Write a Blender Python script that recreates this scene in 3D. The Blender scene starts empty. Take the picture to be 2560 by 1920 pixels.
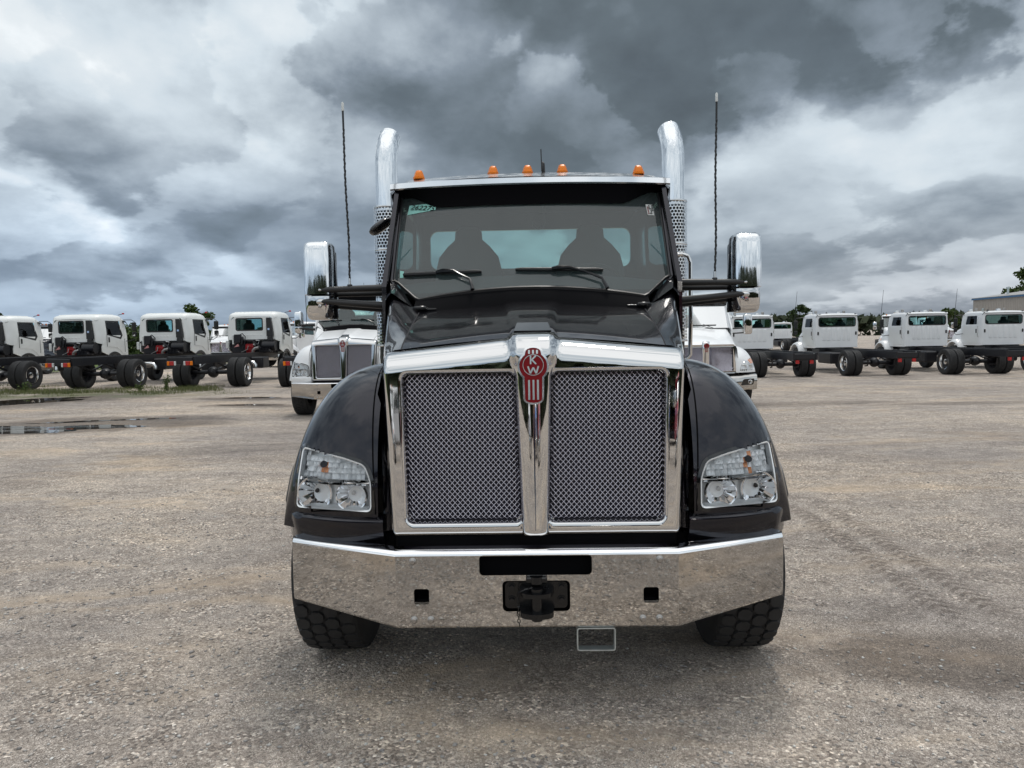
import bpy, bmesh, math, random
import numpy as np
from math import sin, cos, pi, sqrt, radians, atan2, exp
from mathutils import Vector, Matrix, noise
from mathutils.geometry import tessellate_polygon
random.seed(7)
rng = np.random.default_rng(7)
scene = bpy.context.scene
col = scene.collection

# ------------------------------------------------------------------ camera
cam_data = bpy.data.cameras.new('camera')
cam = bpy.data.objects.new('camera', cam_data)
col.objects.link(cam)
cam_data.sensor_width = 36.0
cam_data.lens = 26.02
cam_data.clip_start = 0.05
cam_data.clip_end = 3000
cam.matrix_world = (Matrix.Translation((0, 0, 1.815)) @ Matrix.Rotation(radians(90 - 3.84), 4, 'X')
                    @ Matrix.Rotation(radians(-0.98), 4, 'Z'))
scene.camera = cam

# ------------------------------------------------------------------ node helper
class N:
    def __init__(s, nt):
        s.nt = nt; s.L = nt.links
    def new(s, t, **kw):
        n = s.nt.nodes.new(t)
        for k, v in kw.items():
            setattr(n, k, v)
        return n
    def put(s, sock, v):
        if isinstance(v, bpy.types.NodeSocket): s.L.new(v, sock)
        elif v is not None:
            if hasattr(sock.default_value, '__len__') and not hasattr(v, '__len__'):
                v = (v,) * len(sock.default_value)
            if hasattr(v, '__len__') and len(sock.default_value) == 4 and len(v) == 3:
                v = tuple(v) + (1,)
            sock.default_value = v
    def m(s, op, a, b=None, c=None, clamp=False):
        n = s.new('ShaderNodeMath', operation=op, use_clamp=clamp)
        s.put(n.inputs[0], a); s.put(n.inputs[1], b); s.put(n.inputs[2], c)
        return n.outputs[0]
    def vm(s, op, a, b=None, scale=None):
        n = s.new('ShaderNodeVectorMath', operation=op)
        s.put(n.inputs[0], a); s.put(n.inputs[1], b)
        if scale is not None: s.put(n.inputs['Scale'], scale)
        return n.outputs[0]
    def noise(s, vec, scale, detail=4, rough=0.55, dist=0.0, col=False):
        n = s.new('ShaderNodeTexNoise')
        s.put(n.inputs['Vector'], vec); n.inputs['Scale'].default_value = scale
        n.inputs['Detail'].default_value = detail; n.inputs['Roughness'].default_value = rough
        n.inputs['Distortion'].default_value = dist
        return n.outputs['Color' if col else 'Fac']
    def voro(s, vec, scale, feature='F1', out='Distance', rnd=1.0):
        n = s.new('ShaderNodeTexVoronoi', feature=feature)
        s.put(n.inputs['Vector'], vec); n.inputs['Scale'].default_value = scale
        n.inputs['Randomness'].default_value = rnd
        return n.outputs[out]
    def ramp(s, fac, stops, interp='LINEAR'):
        n = s.new('ShaderNodeValToRGB'); n.color_ramp.interpolation = interp
        e = n.color_ramp.elements
        while len(e) < len(stops): e.new(0.5)
        for el, (p, c) in zip(e, stops):
            el.position = p
            el.color = (c, c, c, 1) if not hasattr(c, '__len__') else tuple(c) + (1,)
        s.put(n.inputs[0], fac)
        return n.outputs[0]
    def mix(s, fac, a, b, mode='MIX'):
        n = s.new('ShaderNodeMix', data_type='RGBA', blend_type=mode)
        s.put(n.inputs['Factor'], fac); s.put(n.inputs['A'], None)
        s.put(n.inputs[6], a); s.put(n.inputs[7], b)
        return n.outputs[2]
    def rng(s, v, a, b, c=0.0, d=1.0, smooth=True):
        n = s.new('ShaderNodeMapRange', interpolation_type='SMOOTHSTEP' if smooth else 'LINEAR')
        s.put(n.inputs['Value'], v)
        for i, x in enumerate((a, b, c, d)): n.inputs[i + 1].default_value = x
        return n.outputs[0]

# ------------------------------------------------------------------ world: overcast sky
SUN_EL, SUN_AZ = radians(66), radians(18)     # azimuth from +Y towards +X
world = bpy.data.worlds.new('World'); scene.world = world; world.use_nodes = True
def build_sky():
    nt = world.node_tree; nt.nodes.clear(); n = N(nt)
    tc = n.new('ShaderNodeTexCoord').outputs['Generated']
    d = n.vm('NORMALIZE', tc)
    sep = n.new('ShaderNodeSeparateXYZ'); n.put(sep.inputs[0], d)
    X, Y, Z = sep.outputs
    az = n.m('ARCTAN2', X, Y); el = n.m('ARCSINE', Z)
    zz = n.m('ADD', n.m('MAXIMUM', Z, 0.0), 0.10)
    cb = n.new('ShaderNodeCombineXYZ')
    n.put(cb.inputs[0], n.m('DIVIDE', X, zz)); n.put(cb.inputs[1], n.m('DIVIDE', Y, zz)); n.put(cb.inputs[2], n.m('MULTIPLY', el, 2.5))
    pl = cb.outputs[0]
    # cloud texture space: az / compressed elevation, finer and flatter towards the horizon
    k = n.m('DIVIDE', 1.0, n.m('ADD', n.m('MAXIMUM', el, 0.0), 0.16))
    cb2 = n.new('ShaderNodeCombineXYZ')
    n.put(cb2.inputs[0], n.m('MULTIPLY', az, 1.0)); n.put(cb2.inputs[1], n.m('MULTIPLY', n.m('LOGARITHM', n.m('ADD', n.m('MAXIMUM', el, 0.0), 0.24), 2.7183), 0.80)); ang = cb2.outputs[0]
    w1 = n.vm('SUBTRACT', n.noise(ang, 3.0, 3, 0.5, col=True), (0.5, 0.5, 0.5))
    w2 = n.vm('SUBTRACT', n.noise(ang, 10.0, 5, 0.6, col=True), (0.5, 0.5, 0.5))
    wv = n.vm('ADD', n.vm('SCALE', w1, scale=0.30), n.vm('SCALE', w2, scale=0.16))
    ws = n.new('ShaderNodeSeparateXYZ'); n.put(ws.inputs[0], wv)
    wa = n.m('ADD', az, n.m('MULTIPLY', ws.outputs[0], 0.9))
    we = n.m('ADD', el, n.m('MULTIPLY', n.m('MULTIPLY', ws.outputs[1], 0.60), n.rng(el, 0.0, 0.25, 0.35, 1.0)))
    tot = None
    for (a0, e0, ra, re, sl, amp) in SKY_MASSES:
        da = n.m('SUBTRACT', wa, radians(a0)); de = n.m('SUBTRACT', we, radians(e0))
        de = n.m('SUBTRACT', de, n.m('MULTIPLY', da, sl))
        qa = n.m('MULTIPLY', da, 1 / radians(ra)); qe = n.m('MULTIPLY', de, 1 / radians(re))
        q = n.m('ADD', n.m('MULTIPLY', qa, qa), n.m('MULTIPLY', qe, qe))
        q = n.m('MULTIPLY', q, q) if abs(amp) > 0.24 else q
        g = n.m('MULTIPLY', n.m('EXPONENT', n.m('MULTIPLY', q, -1.0)), amp)
        tot = g if tot is None else n.m('ADD', tot, g)
    # billowing cloud: each puff is lighter on its upper edge and darker at its base
    def puff(scale, eps, det, rough):
        a = n.noise(ang, scale, det, rough, 0.15)
        b = n.noise(n.vm('ADD', ang, (0.0, eps, 0.0)), scale, det, rough, 0.15)
        return a, n.m('SUBTRACT', a, b)
    a1, g1 = puff(4.0, 0.07, 7, 0.50)
    a2, g2 = puff(8.5, 0.03, 7, 0.52)
    f3 = n.noise(ang, 1.8, 4, 0.5)
    soft = n.rng(n.noise(ang, 2.4, 3, 0.5), 0.38, 0.62)      # some areas crisp, some smooth veil
    v = n.m('ADD', tot, SKY_BASE)
    v = n.m('ADD', v, n.m('MULTIPLY', n.m('SUBTRACT', a1, 0.5), 0.22))
    v = n.m('ADD', v, n.m('MULTIPLY', g1, 0.60))
    v = n.m('ADD', v, n.m('MULTIPLY', n.m('MULTIPLY', g2, 0.55), n.m('ADD', 0.25, n.m('MULTIPLY', soft, 0.75))))
    v = n.m('ADD', v, n.m('MULTIPLY', n.m('SUBTRACT', a2, 0.5), 0.08))
    crisp = n.m('SUBTRACT', n.rng(n.m('ADD', a1, n.m('MULTIPLY', n.m('SUBTRACT', a2, 0.5), 0.35)), 0.485, 0.525), 0.5)
    v = n.m('ADD', v, n.m('MULTIPLY', n.m('MULTIPLY', crisp, 0.17), n.m('ADD', 0.2, n.m('MULTIPLY', soft, 0.8))))
    v = n.m('ADD', v, n.m('MULTIPLY', n.m('SUBTRACT', f3, 0.5), 0.16))
    # thinner, brighter cloud overhead and on the viewer's side
    v = n.m('ADD', v, n.rng(el, radians(34), radians(62), 0.0, 0.60))
    v = n.m('ADD', v, n.m('MULTIPLY', n.rng(Y, 0.35, -0.45, 0.0, 0.38), n.rng(el, 0.0, 0.30, 0.3, 1.0)))
    c = n.ramp(n.m('MULTIPLY', v, 0.8, clamp=True), SKY_RAMP)
    blue = n.rng(el, radians(1), radians(16), 1.0, 0.0)
    left = n.rng(az, radians(10), radians(-25), 0.0, 1.0)
    c = n.mix(n.m('MULTIPLY', n.m('MULTIPLY', blue, left), 0.5), c, n.mix(1.0, c, (0.84, 1.0, 1.22), 'MULTIPLY'))
    right = n.rng(az, radians(10), radians(30), 0.0, 1.0)
    c = n.mix(n.m('MULTIPLY', right, n.rng(el, radians(1), radians(9), 0.55, 0.0)), c,
              n.mix(1.0, c, (1.10, 0.99, 0.95), 'MULTIPLY'))
    c = n.mix(n.rng(Z, -0.02, 0.0, 1.0, 0.0), c, (0.22, 0.22, 0.21))
    cl = n.new('ShaderNodeBackground'); n.put(cl.inputs[0], c); cl.inputs[1].default_value = SKY_GAIN
    sky = n.new('ShaderNodeTexSky', sky_type='NISHITA', sun_disc=False)
    sky.sun_elevation = SUN_EL; sky.sun_rotation = SUN_AZ
    sk = n.new('ShaderNodeBackground'); n.put(sk.inputs[0], sky.outputs[0]); sk.inputs[1].default_value = 0.05
    mx = n.new('ShaderNodeMixShader')
    n.put(mx.inputs[0], n.rng(n.noise(ang, 2.0, 4), 0.35, 0.6, 0.93, 1.0))
    n.L.new(sk.outputs[0], mx.inputs[1]); n.L.new(cl.outputs[0], mx.inputs[2])
    out = n.new('ShaderNodeOutputWorld'); n.L.new(mx.outputs[0], out.inputs[0])
SKY_BASE = 0.56
SKY_MASSES = [
    (-32, 5.5, 7, 1.8, -0.1, 0.10), (-20, 10.5, 7, 2.0, 0, 0.06),
    (32, 26, 7, 3.2, 0, -0.13), (29, 10.5, 8, 2.0, 0, 0.06), (-24, 14.5, 6, 2.0, 0, 0.05),
    (-25, 12.0, 9, 2.6, 0, 0.10), (-30, 6.5, 7, 2.0, 0, 0.13), (29, 10.2, 8, 2.0, 0, 0.14), (20, 6.5, 8, 1.6, 0, 0.06),
    (-27, 15.5, 8, 3.0, 0, 0.14), (-17, 16.5, 5, 2.5, 0, 0.08), (-9, 26, 6, 3, 0, -0.09), (12, 25, 7, 3.2, 0, -0.11), (2, 22, 5, 3, 0, -0.06), (20, 26.5, 6, 3, 0, -0.08),
    (-30, 20.5, 10.5, 4.6, 0.22, 0.36), (-22, 17.5, 6, 4.0, 0.3, 0.20), (-33, 15.5, 6, 2.5, 0.0, 0.12), (-18, 27.0, 8, 2.6, 0, 0.20),
    (-15, 22.8, 5, 3.0, 0, 0.20), (-30, 29.0, 9, 2.2, -0.35, -0.16), (-23.5, 24.6, 7, 1.3, -0.6, -0.08), (-10, 24.0, 5, 3.4, 0, 0.14),
    (-12.2, 13.6, 2.6, 3.0, 0, 0.22), (-19.5, 13.4, 2.6, 2.2, 0, 0.16),
    (-34, 9.0, 3.8, 1.3, -0.45, 0.24), (-28.5, 6.3, 4.5, 1.0, -0.45, 0.23), (-21, 4.6, 3, 0.9, -0.3, 0.22),
    (-24, 12.0, 7.5, 1.6, 0, -0.10), (-28, 8.6, 3.4, 1.6, -0.2, -0.12), (-34, 6.0, 3.4, 1.8, 0, -0.14), (-25, 4.6, 2, 0.8, 0, -0.14),
    (-12, 17.8, 6.5, 1.9, 0.1, -0.15), (-17, 8.0, 9, 2.0, 0, -0.14), (-14, 5.6, 8, 0.9, 0, -0.12), (-7, 27.5, 3, 2, 0, -0.10),
    (-1.5, 16.5, 13, 5.0, 0.0, -0.20), (10, 16.0, 9, 4.6, 0.2, -0.16), (22, 21.5, 17, 5.2, 0.30, -0.22), (14.5, 15.4, 5, 2.6, 0.3, -0.10),
    (33, 21, 9, 4.5, 0.2, -0.20), (4, 26, 9, 3, 0, -0.03), (5, 24, 10, 3.0, 0, -0.04), (14, 27.5, 9, 3, 0, -0.04), (24, 27.5, 11, 4, 0.1, -0.15),
    (29, 11.0, 15, 5.0, 0.18, 0.08), (17.0, 12.4, 4.6, 1.8, 0.25, 0.16), (27.5, 15.0, 6, 1.2, 0.25, 0.12),
    (13.4, 9.2, 1.7, 1.8, 0, 0.24), (15.8, 7.0, 2.0, 1.4, 0, 0.14), (19.5, 5.8, 4, 1.2, 0, -0.08), (27.5, 7.4, 3, 1.2, 0, -0.05),
    (1, 25.5, 4, 2.8, 0, -0.13), (27.5, 13.2, 8, 2.2, 0.1, 0.10), (22, 17.5, 8, 1.8, 0.3, -0.05), (27, 2.2, 15, 1.2, 0, 0.12), (-14, 2.6, 14, 1.4, 0, 0.08),
]
SKY_RAMP = [(0.0, (0.095, 0.118, 0.138)), (0.20, (0.145, 0.182, 0.212)), (0.36, (0.27, 0.325, 0.385)),
            (0.52, (0.49, 0.565, 0.635)), (0.68, (0.70, 0.79, 0.86)), (0.84, (0.87, 0.93, 0.97)), (1.0, (1.25, 1.28, 1.30))]
SKY_GAIN = 0.95
build_sky()

sun_data = bpy.data.lights.new('sun', 'SUN'); sun_data.energy = 1.5; sun_data.angle = radians(12)
sun_data.color = (1.0, 0.965, 0.91)
sun = bpy.data.objects.new('sun', sun_data); col.objects.link(sun)
sd = Vector((sin(SUN_AZ) * cos(SUN_EL), cos(SUN_AZ) * cos(SUN_EL), sin(SUN_EL)))
sun.rotation_euler = sd.to_track_quat('Z', 'Y').to_euler(); sun.location = sd * 60

scene.view_settings.view_transform = 'Standard'
scene.view_settings.look = 'None'
scene.view_settings.exposure = 0.0
scene.view_settings.gamma = 1.0
scene.view_settings.use_curve_mapping = False
scene.render.engine = 'CYCLES'
scene.cycles.max_bounces = 10
scene.cycles.transparent_max_bounces = 16
scene.cycles.sample_clamp_indirect = 6.0
scene.cycles.use_denoising = True

# ------------------------------------------------------------------ materials
MATS = {}
def mat(name, color, rough=0.5, metal=0.0, coat=0.0, bump=None, vary=0.0, vscale=6.0, spec=0.5, ior=1.5, rvar=0.0, trans=0.0):
    m = bpy.data.materials.new(name); m.use_nodes = True; MATS[name] = m
    nt = m.node_tree; n = N(nt); p = nt.nodes['Principled BSDF']
    p.inputs['Base Color'].default_value = tuple(color) + (1,)
    p.inputs['Roughness'].default_value = rough; p.inputs['Metallic'].default_value = metal
    p.inputs['Coat Weight'].default_value = coat; p.inputs['Coat Roughness'].default_value = 0.03
    p.inputs['IOR'].default_value = ior; p.inputs['Specular IOR Level'].default_value = spec
    p.inputs['Transmission Weight'].default_value = trans
    tc = n.new('ShaderNodeTexCoord').outputs['Object']
    if vary:
        f = n.noise(tc, vscale, 5, 0.6)
        lo = tuple(c * (1 - vary) for c in color); hi = tuple(min(1, c * (1 + vary)) for c in color)
        n.put(p.inputs['Base Color'], n.ramp(f, [(0.3, lo), (0.7, hi)]))
    if rvar:
        f = n.noise(tc, vscale * 2.3, 4, 0.6)
        n.put(p.inputs['Roughness'], n.rng(f, 0.3, 0.75, max(0.0, rough - rvar), rough + rvar))
    if bump:
        b = n.new('ShaderNodeBump'); b.inputs['Strength'].default_value = bump[0]
        b.inputs['Distance'].default_value = bump[2]
        n.put(b.inputs['Height'], n.noise(tc, bump[1], 3, 0.5)); n.put(p.inputs['Normal'], b.outputs[0])
    return m
black_paint = mat('black_paint', (0.0125, 0.012, 0.0185), 0.26, 0.85, 0.8, spec=0.4)
white_paint = mat('white_paint', (0.84, 0.85, 0.86), 0.35, 0, 0.6, vary=0.04, vscale=2.0)
cream_paint = mat('offwhite_paint', (0.85, 0.86, 0.84), 0.4, 0, 0.4, vary=0.05, vscale=1.5)
dark_paint = mat('dark_blue_paint', (0.015, 0.018, 0.03), 0.25, 0, 0.8)
red_paint = mat('red_truck_paint', (0.35, 0.012, 0.015), 0.3, 0, 0.6)
blue_paint = mat('blue_truck_paint', (0.02, 0.12, 0.40), 0.3, 0, 0.6)
chrome = mat('chrome', (0.71, 0.705, 0.70), 0.03, 1.0, bump=(0.04, 7.0, 0.003), rvar=0.015)
steel = mat('polished_steel', (0.52, 0.505, 0.485), 0.03, 1.0, bump=(0.12, 4.0, 0.003), rvar=0.015)
bolt_steel = mat('bolt_steel', (0.45, 0.43, 0.41), 0.35, 1.0)
edge_steel = mat('bright_steel_edge', (0.93, 0.93, 0.94), 0.10, 1.0)
lamp_silver = mat('lamp_silver', (0.95, 0.97, 0.98), 0.20, 0.10)
bowl_chrome = mat('reflector_chrome', (0.93, 0.93, 0.94), 0.06, 1.0)
alu = mat('brushed_aluminium', (0.74, 0.74, 0.74), 0.22, 1.0, rvar=0.08)
galv = mat('zinc_plated_steel', (0.55, 0.60, 0.60), 0.38, 0.8, vary=0.15, vscale=20)
rubber = mat('tyre_rubber', (0.022, 0.022, 0.023), 0.72, vary=0.35, vscale=9, bump=(0.3, 160, 0.001))
plastic = mat('black_plastic', (0.018, 0.018, 0.019), 0.42, bump=(0.15, 300, 0.0006))
gloss_black = mat('gloss_black', (0.006, 0.006, 0.007), 0.10, coat=0.6)
satin_black = mat('satin_black_paint', (0.005, 0.005, 0.006), 0.22, rvar=0.08)
frame_black = mat('chassis_black', (0.006, 0.006, 0.009), 0.40, vary=0.3, vscale=12)
deep_black = mat('deep_black', (0.004, 0.004, 0.005), 0.9, spec=0.08)
void = mat('radiator_black', (0.008, 0.008, 0.012), 0.6)
seat_cloth = mat('seat_cloth', (0.05, 0.052, 0.055), 0.9, vary=0.2)
trim_grey = mat('interior_grey', (0.09, 0.09, 0.095), 0.7)
red_enamel = mat('red_enamel', (0.21, 0.003, 0.007), 0.4, spec=0.25)
engine_red = mat('engine_red', (0.38, 0.015, 0.02), 0.45, vary=0.3, vscale=8)
amber = mat('amber_lens', (0.80, 0.20, 0.008), 0.3, spec=0.3)
red_lens = mat('red_lens', (0.42, 0.01, 0.012), 0.2, coat=0.5)
clear_lens = mat('white_lens', (0.6, 0.6, 0.6), 0.2, coat=0.5)
bulb_orange = mat('orange_bulb', (0.85, 0.34, 0.14), 0.25)
teal_paper = mat('teal_paper', (0.30, 0.62, 0.55), 0.8)
ink = mat('black_ink', (0.01, 0.02, 0.02), 0.8)
white_plastic = mat('white_plastic', (0.65, 0.66, 0.64), 0.5)
pink_plastic = mat('pink_guard', (0.55, 0.25, 0.24), 0.5)
grey_cast = mat('cast_aluminium', (0.35, 0.34, 0.33), 0.45, 0.8, vary=0.25, vscale=10)
blue_tag = mat('pale_blue_tag', (0.45, 0.6, 0.85), 0.6)

def glass_mat(name, tint, ior=1.5, rough=0.0, reflect_veil=0.0):
    m = bpy.data.materials.new(name); m.use_nodes = True; nt = m.node_tree; nt.nodes.clear(); n = N(nt)
    fr = n.new('ShaderNodeFresnel'); fr.inputs[0].default_value = ior
    tr = n.new('ShaderNodeBsdfTransparent'); tr.inputs[0].default_value = tuple(tint) + (1,)
    gl = n.new('ShaderNodeBsdfGlossy'); gl.inputs['Roughness'].default_value = rough
    mx = n.new('ShaderNodeMixShader'); n.L.new(fr.outputs[0], mx.inputs[0])
    n.L.new(tr.outputs[0], mx.inputs[1]); n.L.new(gl.outputs[0], mx.inputs[2])
    sh = mx.outputs[0]
    if reflect_veil:
        df = n.new('ShaderNodeBsdfDiffuse'); df.inputs[0].default_value = (0.42, 0.52, 0.52, 1)  # pale diffuse layer, painted stand-in for the veil of reflection on the glass
        m2 = n.new('ShaderNodeMixShader'); m2.inputs[0].default_value = reflect_veil
        n.L.new(sh, m2.inputs[1]); n.L.new(df.outputs[0], m2.inputs[2]); sh = m2.outputs[0]
    out = n.new('ShaderNodeOutputMaterial'); n.L.new(sh, out.inputs[0])
    return m
ws_glass = glass_mat('windshield_glass', (0.60, 0.76, 0.74), 1.72, 0.0, 0.09)
side_glass = glass_mat('tinted_side_glass', (0.74, 0.90, 0.90), 1.5)
lens_glass = glass_mat('headlight_lens', (0.98, 0.99, 1.0), 1.35)

# ------------------------------------------------------------------ mesh builder
def rot_to(axis):
    return Vector((0, 0, 1)).rotation_difference(Vector(axis).normalized()).to_matrix()
class MB:
    tf = None
    def __init__(s): s.v = []; s.f = []; s.mi = []
    def add(s, vs, fs, mi=0):
        b = len(s.v); s.v.extend([tuple(x) for x in vs]); s.f.extend([tuple(b + i for i in f) for f in fs]); s.mi.extend([mi] * len(fs))
    def box(s, c, d, bev=0.0, R=None, mi=0):
        hx, hy, hz = d[0] / 2, d[1] / 2, d[2] / 2
        b = min(bev, hx * .95, hy * .95, hz * .95)
        if b <= 0:
            vs = [(x * hx, y * hy, z * hz) for z in (-1, 1) for y in (-1, 1) for x in (-1, 1)]
            fs = [(0, 2, 3, 1), (4, 5, 7, 6), (0, 1, 5, 4), (2, 6, 7, 3), (0, 4, 6, 2), (1, 3, 7, 5)]
        else:
            vs = []; idx = {}
            for x in (-1, 1):
                for y in (-1, 1):
                    for z in (-1, 1):
                        idx[(x, y, z, 0)] = len(vs); vs.append((x * hx, y * (hy - b), z * (hz - b)))
                        idx[(x, y, z, 1)] = len(vs); vs.append((x * (hx - b), y * hy, z * (hz - b)))
                        idx[(x, y, z, 2)] = len(vs); vs.append((x * (hx - b), y * (hy - b), z * hz))
            fs = []
            for sg in (-1, 1):
                q = [(sg, -1, -1, 0), (sg, 1, -1, 0), (sg, 1, 1, 0), (sg, -1, 1, 0)]; fs.append([idx[k] for k in (q if sg > 0 else q[::-1])])
                q = [(-1, sg, -1, 1), (-1, sg, 1, 1), (1, sg, 1, 1), (1, sg, -1, 1)]; fs.append([idx[k] for k in (q if sg > 0 else q[::-1])])
                q = [(-1, -1, sg, 2), (1, -1, sg, 2), (1, 1, sg, 2), (-1, 1, sg, 2)]; fs.append([idx[k] for k in (q if sg > 0 else q[::-1])])
            for a in (-1, 1):
                for c2 in (-1, 1):
                    fs.append([idx[(a, c2, -1, 0)], idx[(a, c2, -1, 1)], idx[(a, c2, 1, 1)], idx[(a, c2, 1, 0)]])
                    fs.append([idx[(a, -1, c2, 0)], idx[(a, -1, c2, 2)], idx[(a, 1, c2, 2)], idx[(a, 1, c2, 0)]])
                    fs.append([idx[(-1, a, c2, 1)], idx[(-1, a, c2, 2)], idx[(1, a, c2, 2)], idx[(1, a, c2, 1)]])
            for x in (-1, 1):
                for y in (-1, 1):
                    for z in (-1, 1): fs.append([idx[(x, y, z, k)] for k in range(3)])
        c = Vector(c)
        vs = [(c + ((R @ Vector(v)) if R else Vector(v))) for v in vs]
        s.add(vs, fs, mi)
    def tube(s, path, r, n=8, caps=True, mi=0, flat=1.0):
        P = [Vector(p) for p in path]; k = len(P)
        rr = r if hasattr(r, '__len__') else [r] * k
        T = [(P[min(i + 1, k - 1)] - P[max(i - 1, 0)]).normalized() for i in range(k)]
        up = Vector((0, 0, 1)) if abs(T[0].z) < 0.9 else Vector((0, 1, 0))
        u = (up - T[0] * up.dot(T[0])).normalized(); vs = []
        for i in range(k):
            u = (u - T[i] * u.dot(T[i])).normalized(); w = T[i].cross(u)
            for j in range(n):
                a = 2 * pi * j / n; vs.append(P[i] + (u * cos(a) * flat + w * sin(a)) * rr[i])
        fs = [(i * n + j, i * n + (j + 1) % n, (i + 1) * n + (j + 1) % n, (i + 1) * n + j) for i in range(k - 1) for j in range(n)]
        if caps: fs += [tuple(range(n))[::-1], tuple((k - 1) * n + j for j in range(n))]
        s.add(vs, fs, mi)
    def cyl(s, a, b, r, r2=None, n=16, mi=0, caps=True):
        s.tube([a, b], [r, r if r2 is None else r2], n, caps, mi)
    def lathe(s, prof, o, axis=(1, 0, 0), n=32, mi=0, closed=False):
        R = rot_to(axis); o = Vector(o); vs = []
        for (r, h) in prof:
            for j in range(n):
                a = 2 * pi * j / n; vs.append(o + R @ Vector((r * cos(a), r * sin(a), h)))
        k = len(prof)
        fs = [(i * n + j, i * n + (j + 1) % n, (i + 1) * n + (j + 1) % n, (i + 1) * n + j) for i in range(k - 1) for j in range(n)]
        s.add(vs, fs, mi)
    def grid(s, fn, nu, nv, keep=None, mi=0):
        vs = [fn(i / nu, j / nv) for i in range(nu + 1) for j in range(nv + 1)]
        fs = []
        for i in range(nu):
            for j in range(nv):
                if keep is None or keep((i + .5) / nu, (j + .5) / nv):
                    a = i * (nv + 1) + j; fs.append((a, a + 1, a + nv + 2, a + nv + 1))
        s.add(vs, fs, mi)
    def plate(s, outer, holes, y0, y1, mi=0, fmap=None):
        """flat plate in the x-z plane with holes, thickness from y0 (front) to y1"""
        fmap = fmap or (lambda x, y, z: (x, y, z))
        loops = [outer] + list(holes); flat = [p for l in loops for p in l]; k = len(flat)
        tri = tessellate_polygon([[Vector((p[0], p[1], 0)) for p in l] for l in loops])
        vs = [fmap(p[0], y0, p[1]) for p in flat] + [fmap(p[0], y1, p[1]) for p in flat]
        fs = [tuple(t) for t in tri] + [tuple(i + k for i in t)[::-1] for t in tri]; o = 0
        for l in loops:
            m = len(l)
            for i in range(m):
                a, b = o + i, o + (i + 1) % m; fs.append((a, b, b + k, a + k))
            o += m
        s.add(vs, fs, mi)
    def loft(s, rings, closed=True, caps=True, mi=0):
        n = len(rings[0]); vs = [p for r in rings for p in r]; fs = []
        for i in range(len(rings) - 1):
            for j in range(n if closed else n - 1):
                fs.append((i * n + j, i * n + (j + 1) % n, (i + 1) * n + (j + 1) % n, (i + 1) * n + j))
        if caps and closed: fs += [tuple(range(n))[::-1], tuple((len(rings) - 1) * n + j for j in range(n))]
        s.add(vs, fs, mi)
    def build(s, name, mats, parent=None, smooth=35, fixn=True):
        me = bpy.data.meshes.new(name)
        vs = s.v if MB.tf is None else [MB.tf(p) for p in s.v]
        me.from_pydata(vs, [], s.f)
        if not hasattr(mats, '__len__'): mats = [mats]
        for m in mats: me.materials.append(m)
        if len(mats) > 1: me.polygons.foreach_set('material_index', s.mi)
        if fixn:
            bm = bmesh.new(); bm.from_mesh(me)
            bmesh.ops.remove_doubles(bm, verts=bm.verts, dist=1e-5)
            bmesh.ops.recalc_face_normals(bm, faces=bm.faces); bm.to_mesh(me); bm.free()
        if smooth:
            me.polygons.foreach_set('use_smooth', [True] * len(me.polygons))
            me.set_sharp_from_angle(angle=radians(smooth))
        me.update()
        o = bpy.data.objects.new(name, me); col.objects.link(o)
        if parent: o.parent = parent
        return o

def props(o, label=None, cat=None, group=None, kind=None):
    if label: o['label'] = label
    if cat: o['category'] = cat
    if group: o['group'] = group
    if kind: o['kind'] = kind
    return o
def thing(name, label, cat, loc=(0, 0, 0), rz=0.0, group=None):
    o = bpy.data.objects.new(name, None); col.objects.link(o); o.empty_display_size = 0.3
    o.location = loc; o.rotation_euler = (0, 0, rz)
    return props(o, label, cat, group)
CHILD = {}
def copy_tree(o, parent=None, swap=None, skip=()):
    c = o.copy(); col.objects.link(c)
    if parent: c.parent = parent
    if swap and c.type == 'MESH':
        for i, sl in enumerate(c.material_slots):
            if sl.material in swap:
                new = swap[sl.material]; sl.link = 'OBJECT'; sl.material = new
    for ch in list(o.children):
        if ch.name.split('.')[0] in skip: continue
        copy_tree(ch, c, swap, skip)
    return c
def rrect(x0, x1, z0, z1, r, n=5):
    P = []
    for (cx, cz, a0) in ((x1 - r, z0 + r, -pi / 2), (x1 - r, z1 - r, 0), (x0 + r, z1 - r, pi / 2), (x0 + r, z0 + r, pi)):
        for i in range(n + 1):
            a = a0 + pi / 2 * i / n; P.append((cx + r * cos(a), cz + r * sin(a)))
    return P
def circ(cx, cz, r, n=20, a0=0): return [(cx + r * cos(a0 + 2 * pi * i / n), cz + r * sin(a0 + 2 * pi * i / n)) for i in range(n)]
def lerp(a, b, t): return a + (b - a) * t
def sm(t): t = max(0, min(1, t)); return t * t * (3 - 2 * t)
def in_poly(x, z, P):
    c = False; n = len(P)
    for i in range(n):
        (x1, z1), (x2, z2) = P[i], P[i - 1]
        if (z1 > z) != (z2 > z) and x < (x2 - x1) * (z - z1) / (z2 - z1) + x1: c = not c
    return c
def round_poly(P, r, n=4):
    out = []; k = len(P)
    for i in range(k):
        p = Vector(P[i]); a = Vector(P[i - 1]); b = Vector(P[(i + 1) % k])
        ra = min(r, (a - p).length * .45); rb = min(r, (b - p).length * .45)
        A = p + (a - p).normalized() * ra; B = p + (b - p).normalized() * rb
        for j in range(n + 1):
            t = j / n; q = A.lerp(p, t).lerp(p.lerp(B, t), t); out.append((q.x, q.y))
    return out
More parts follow.
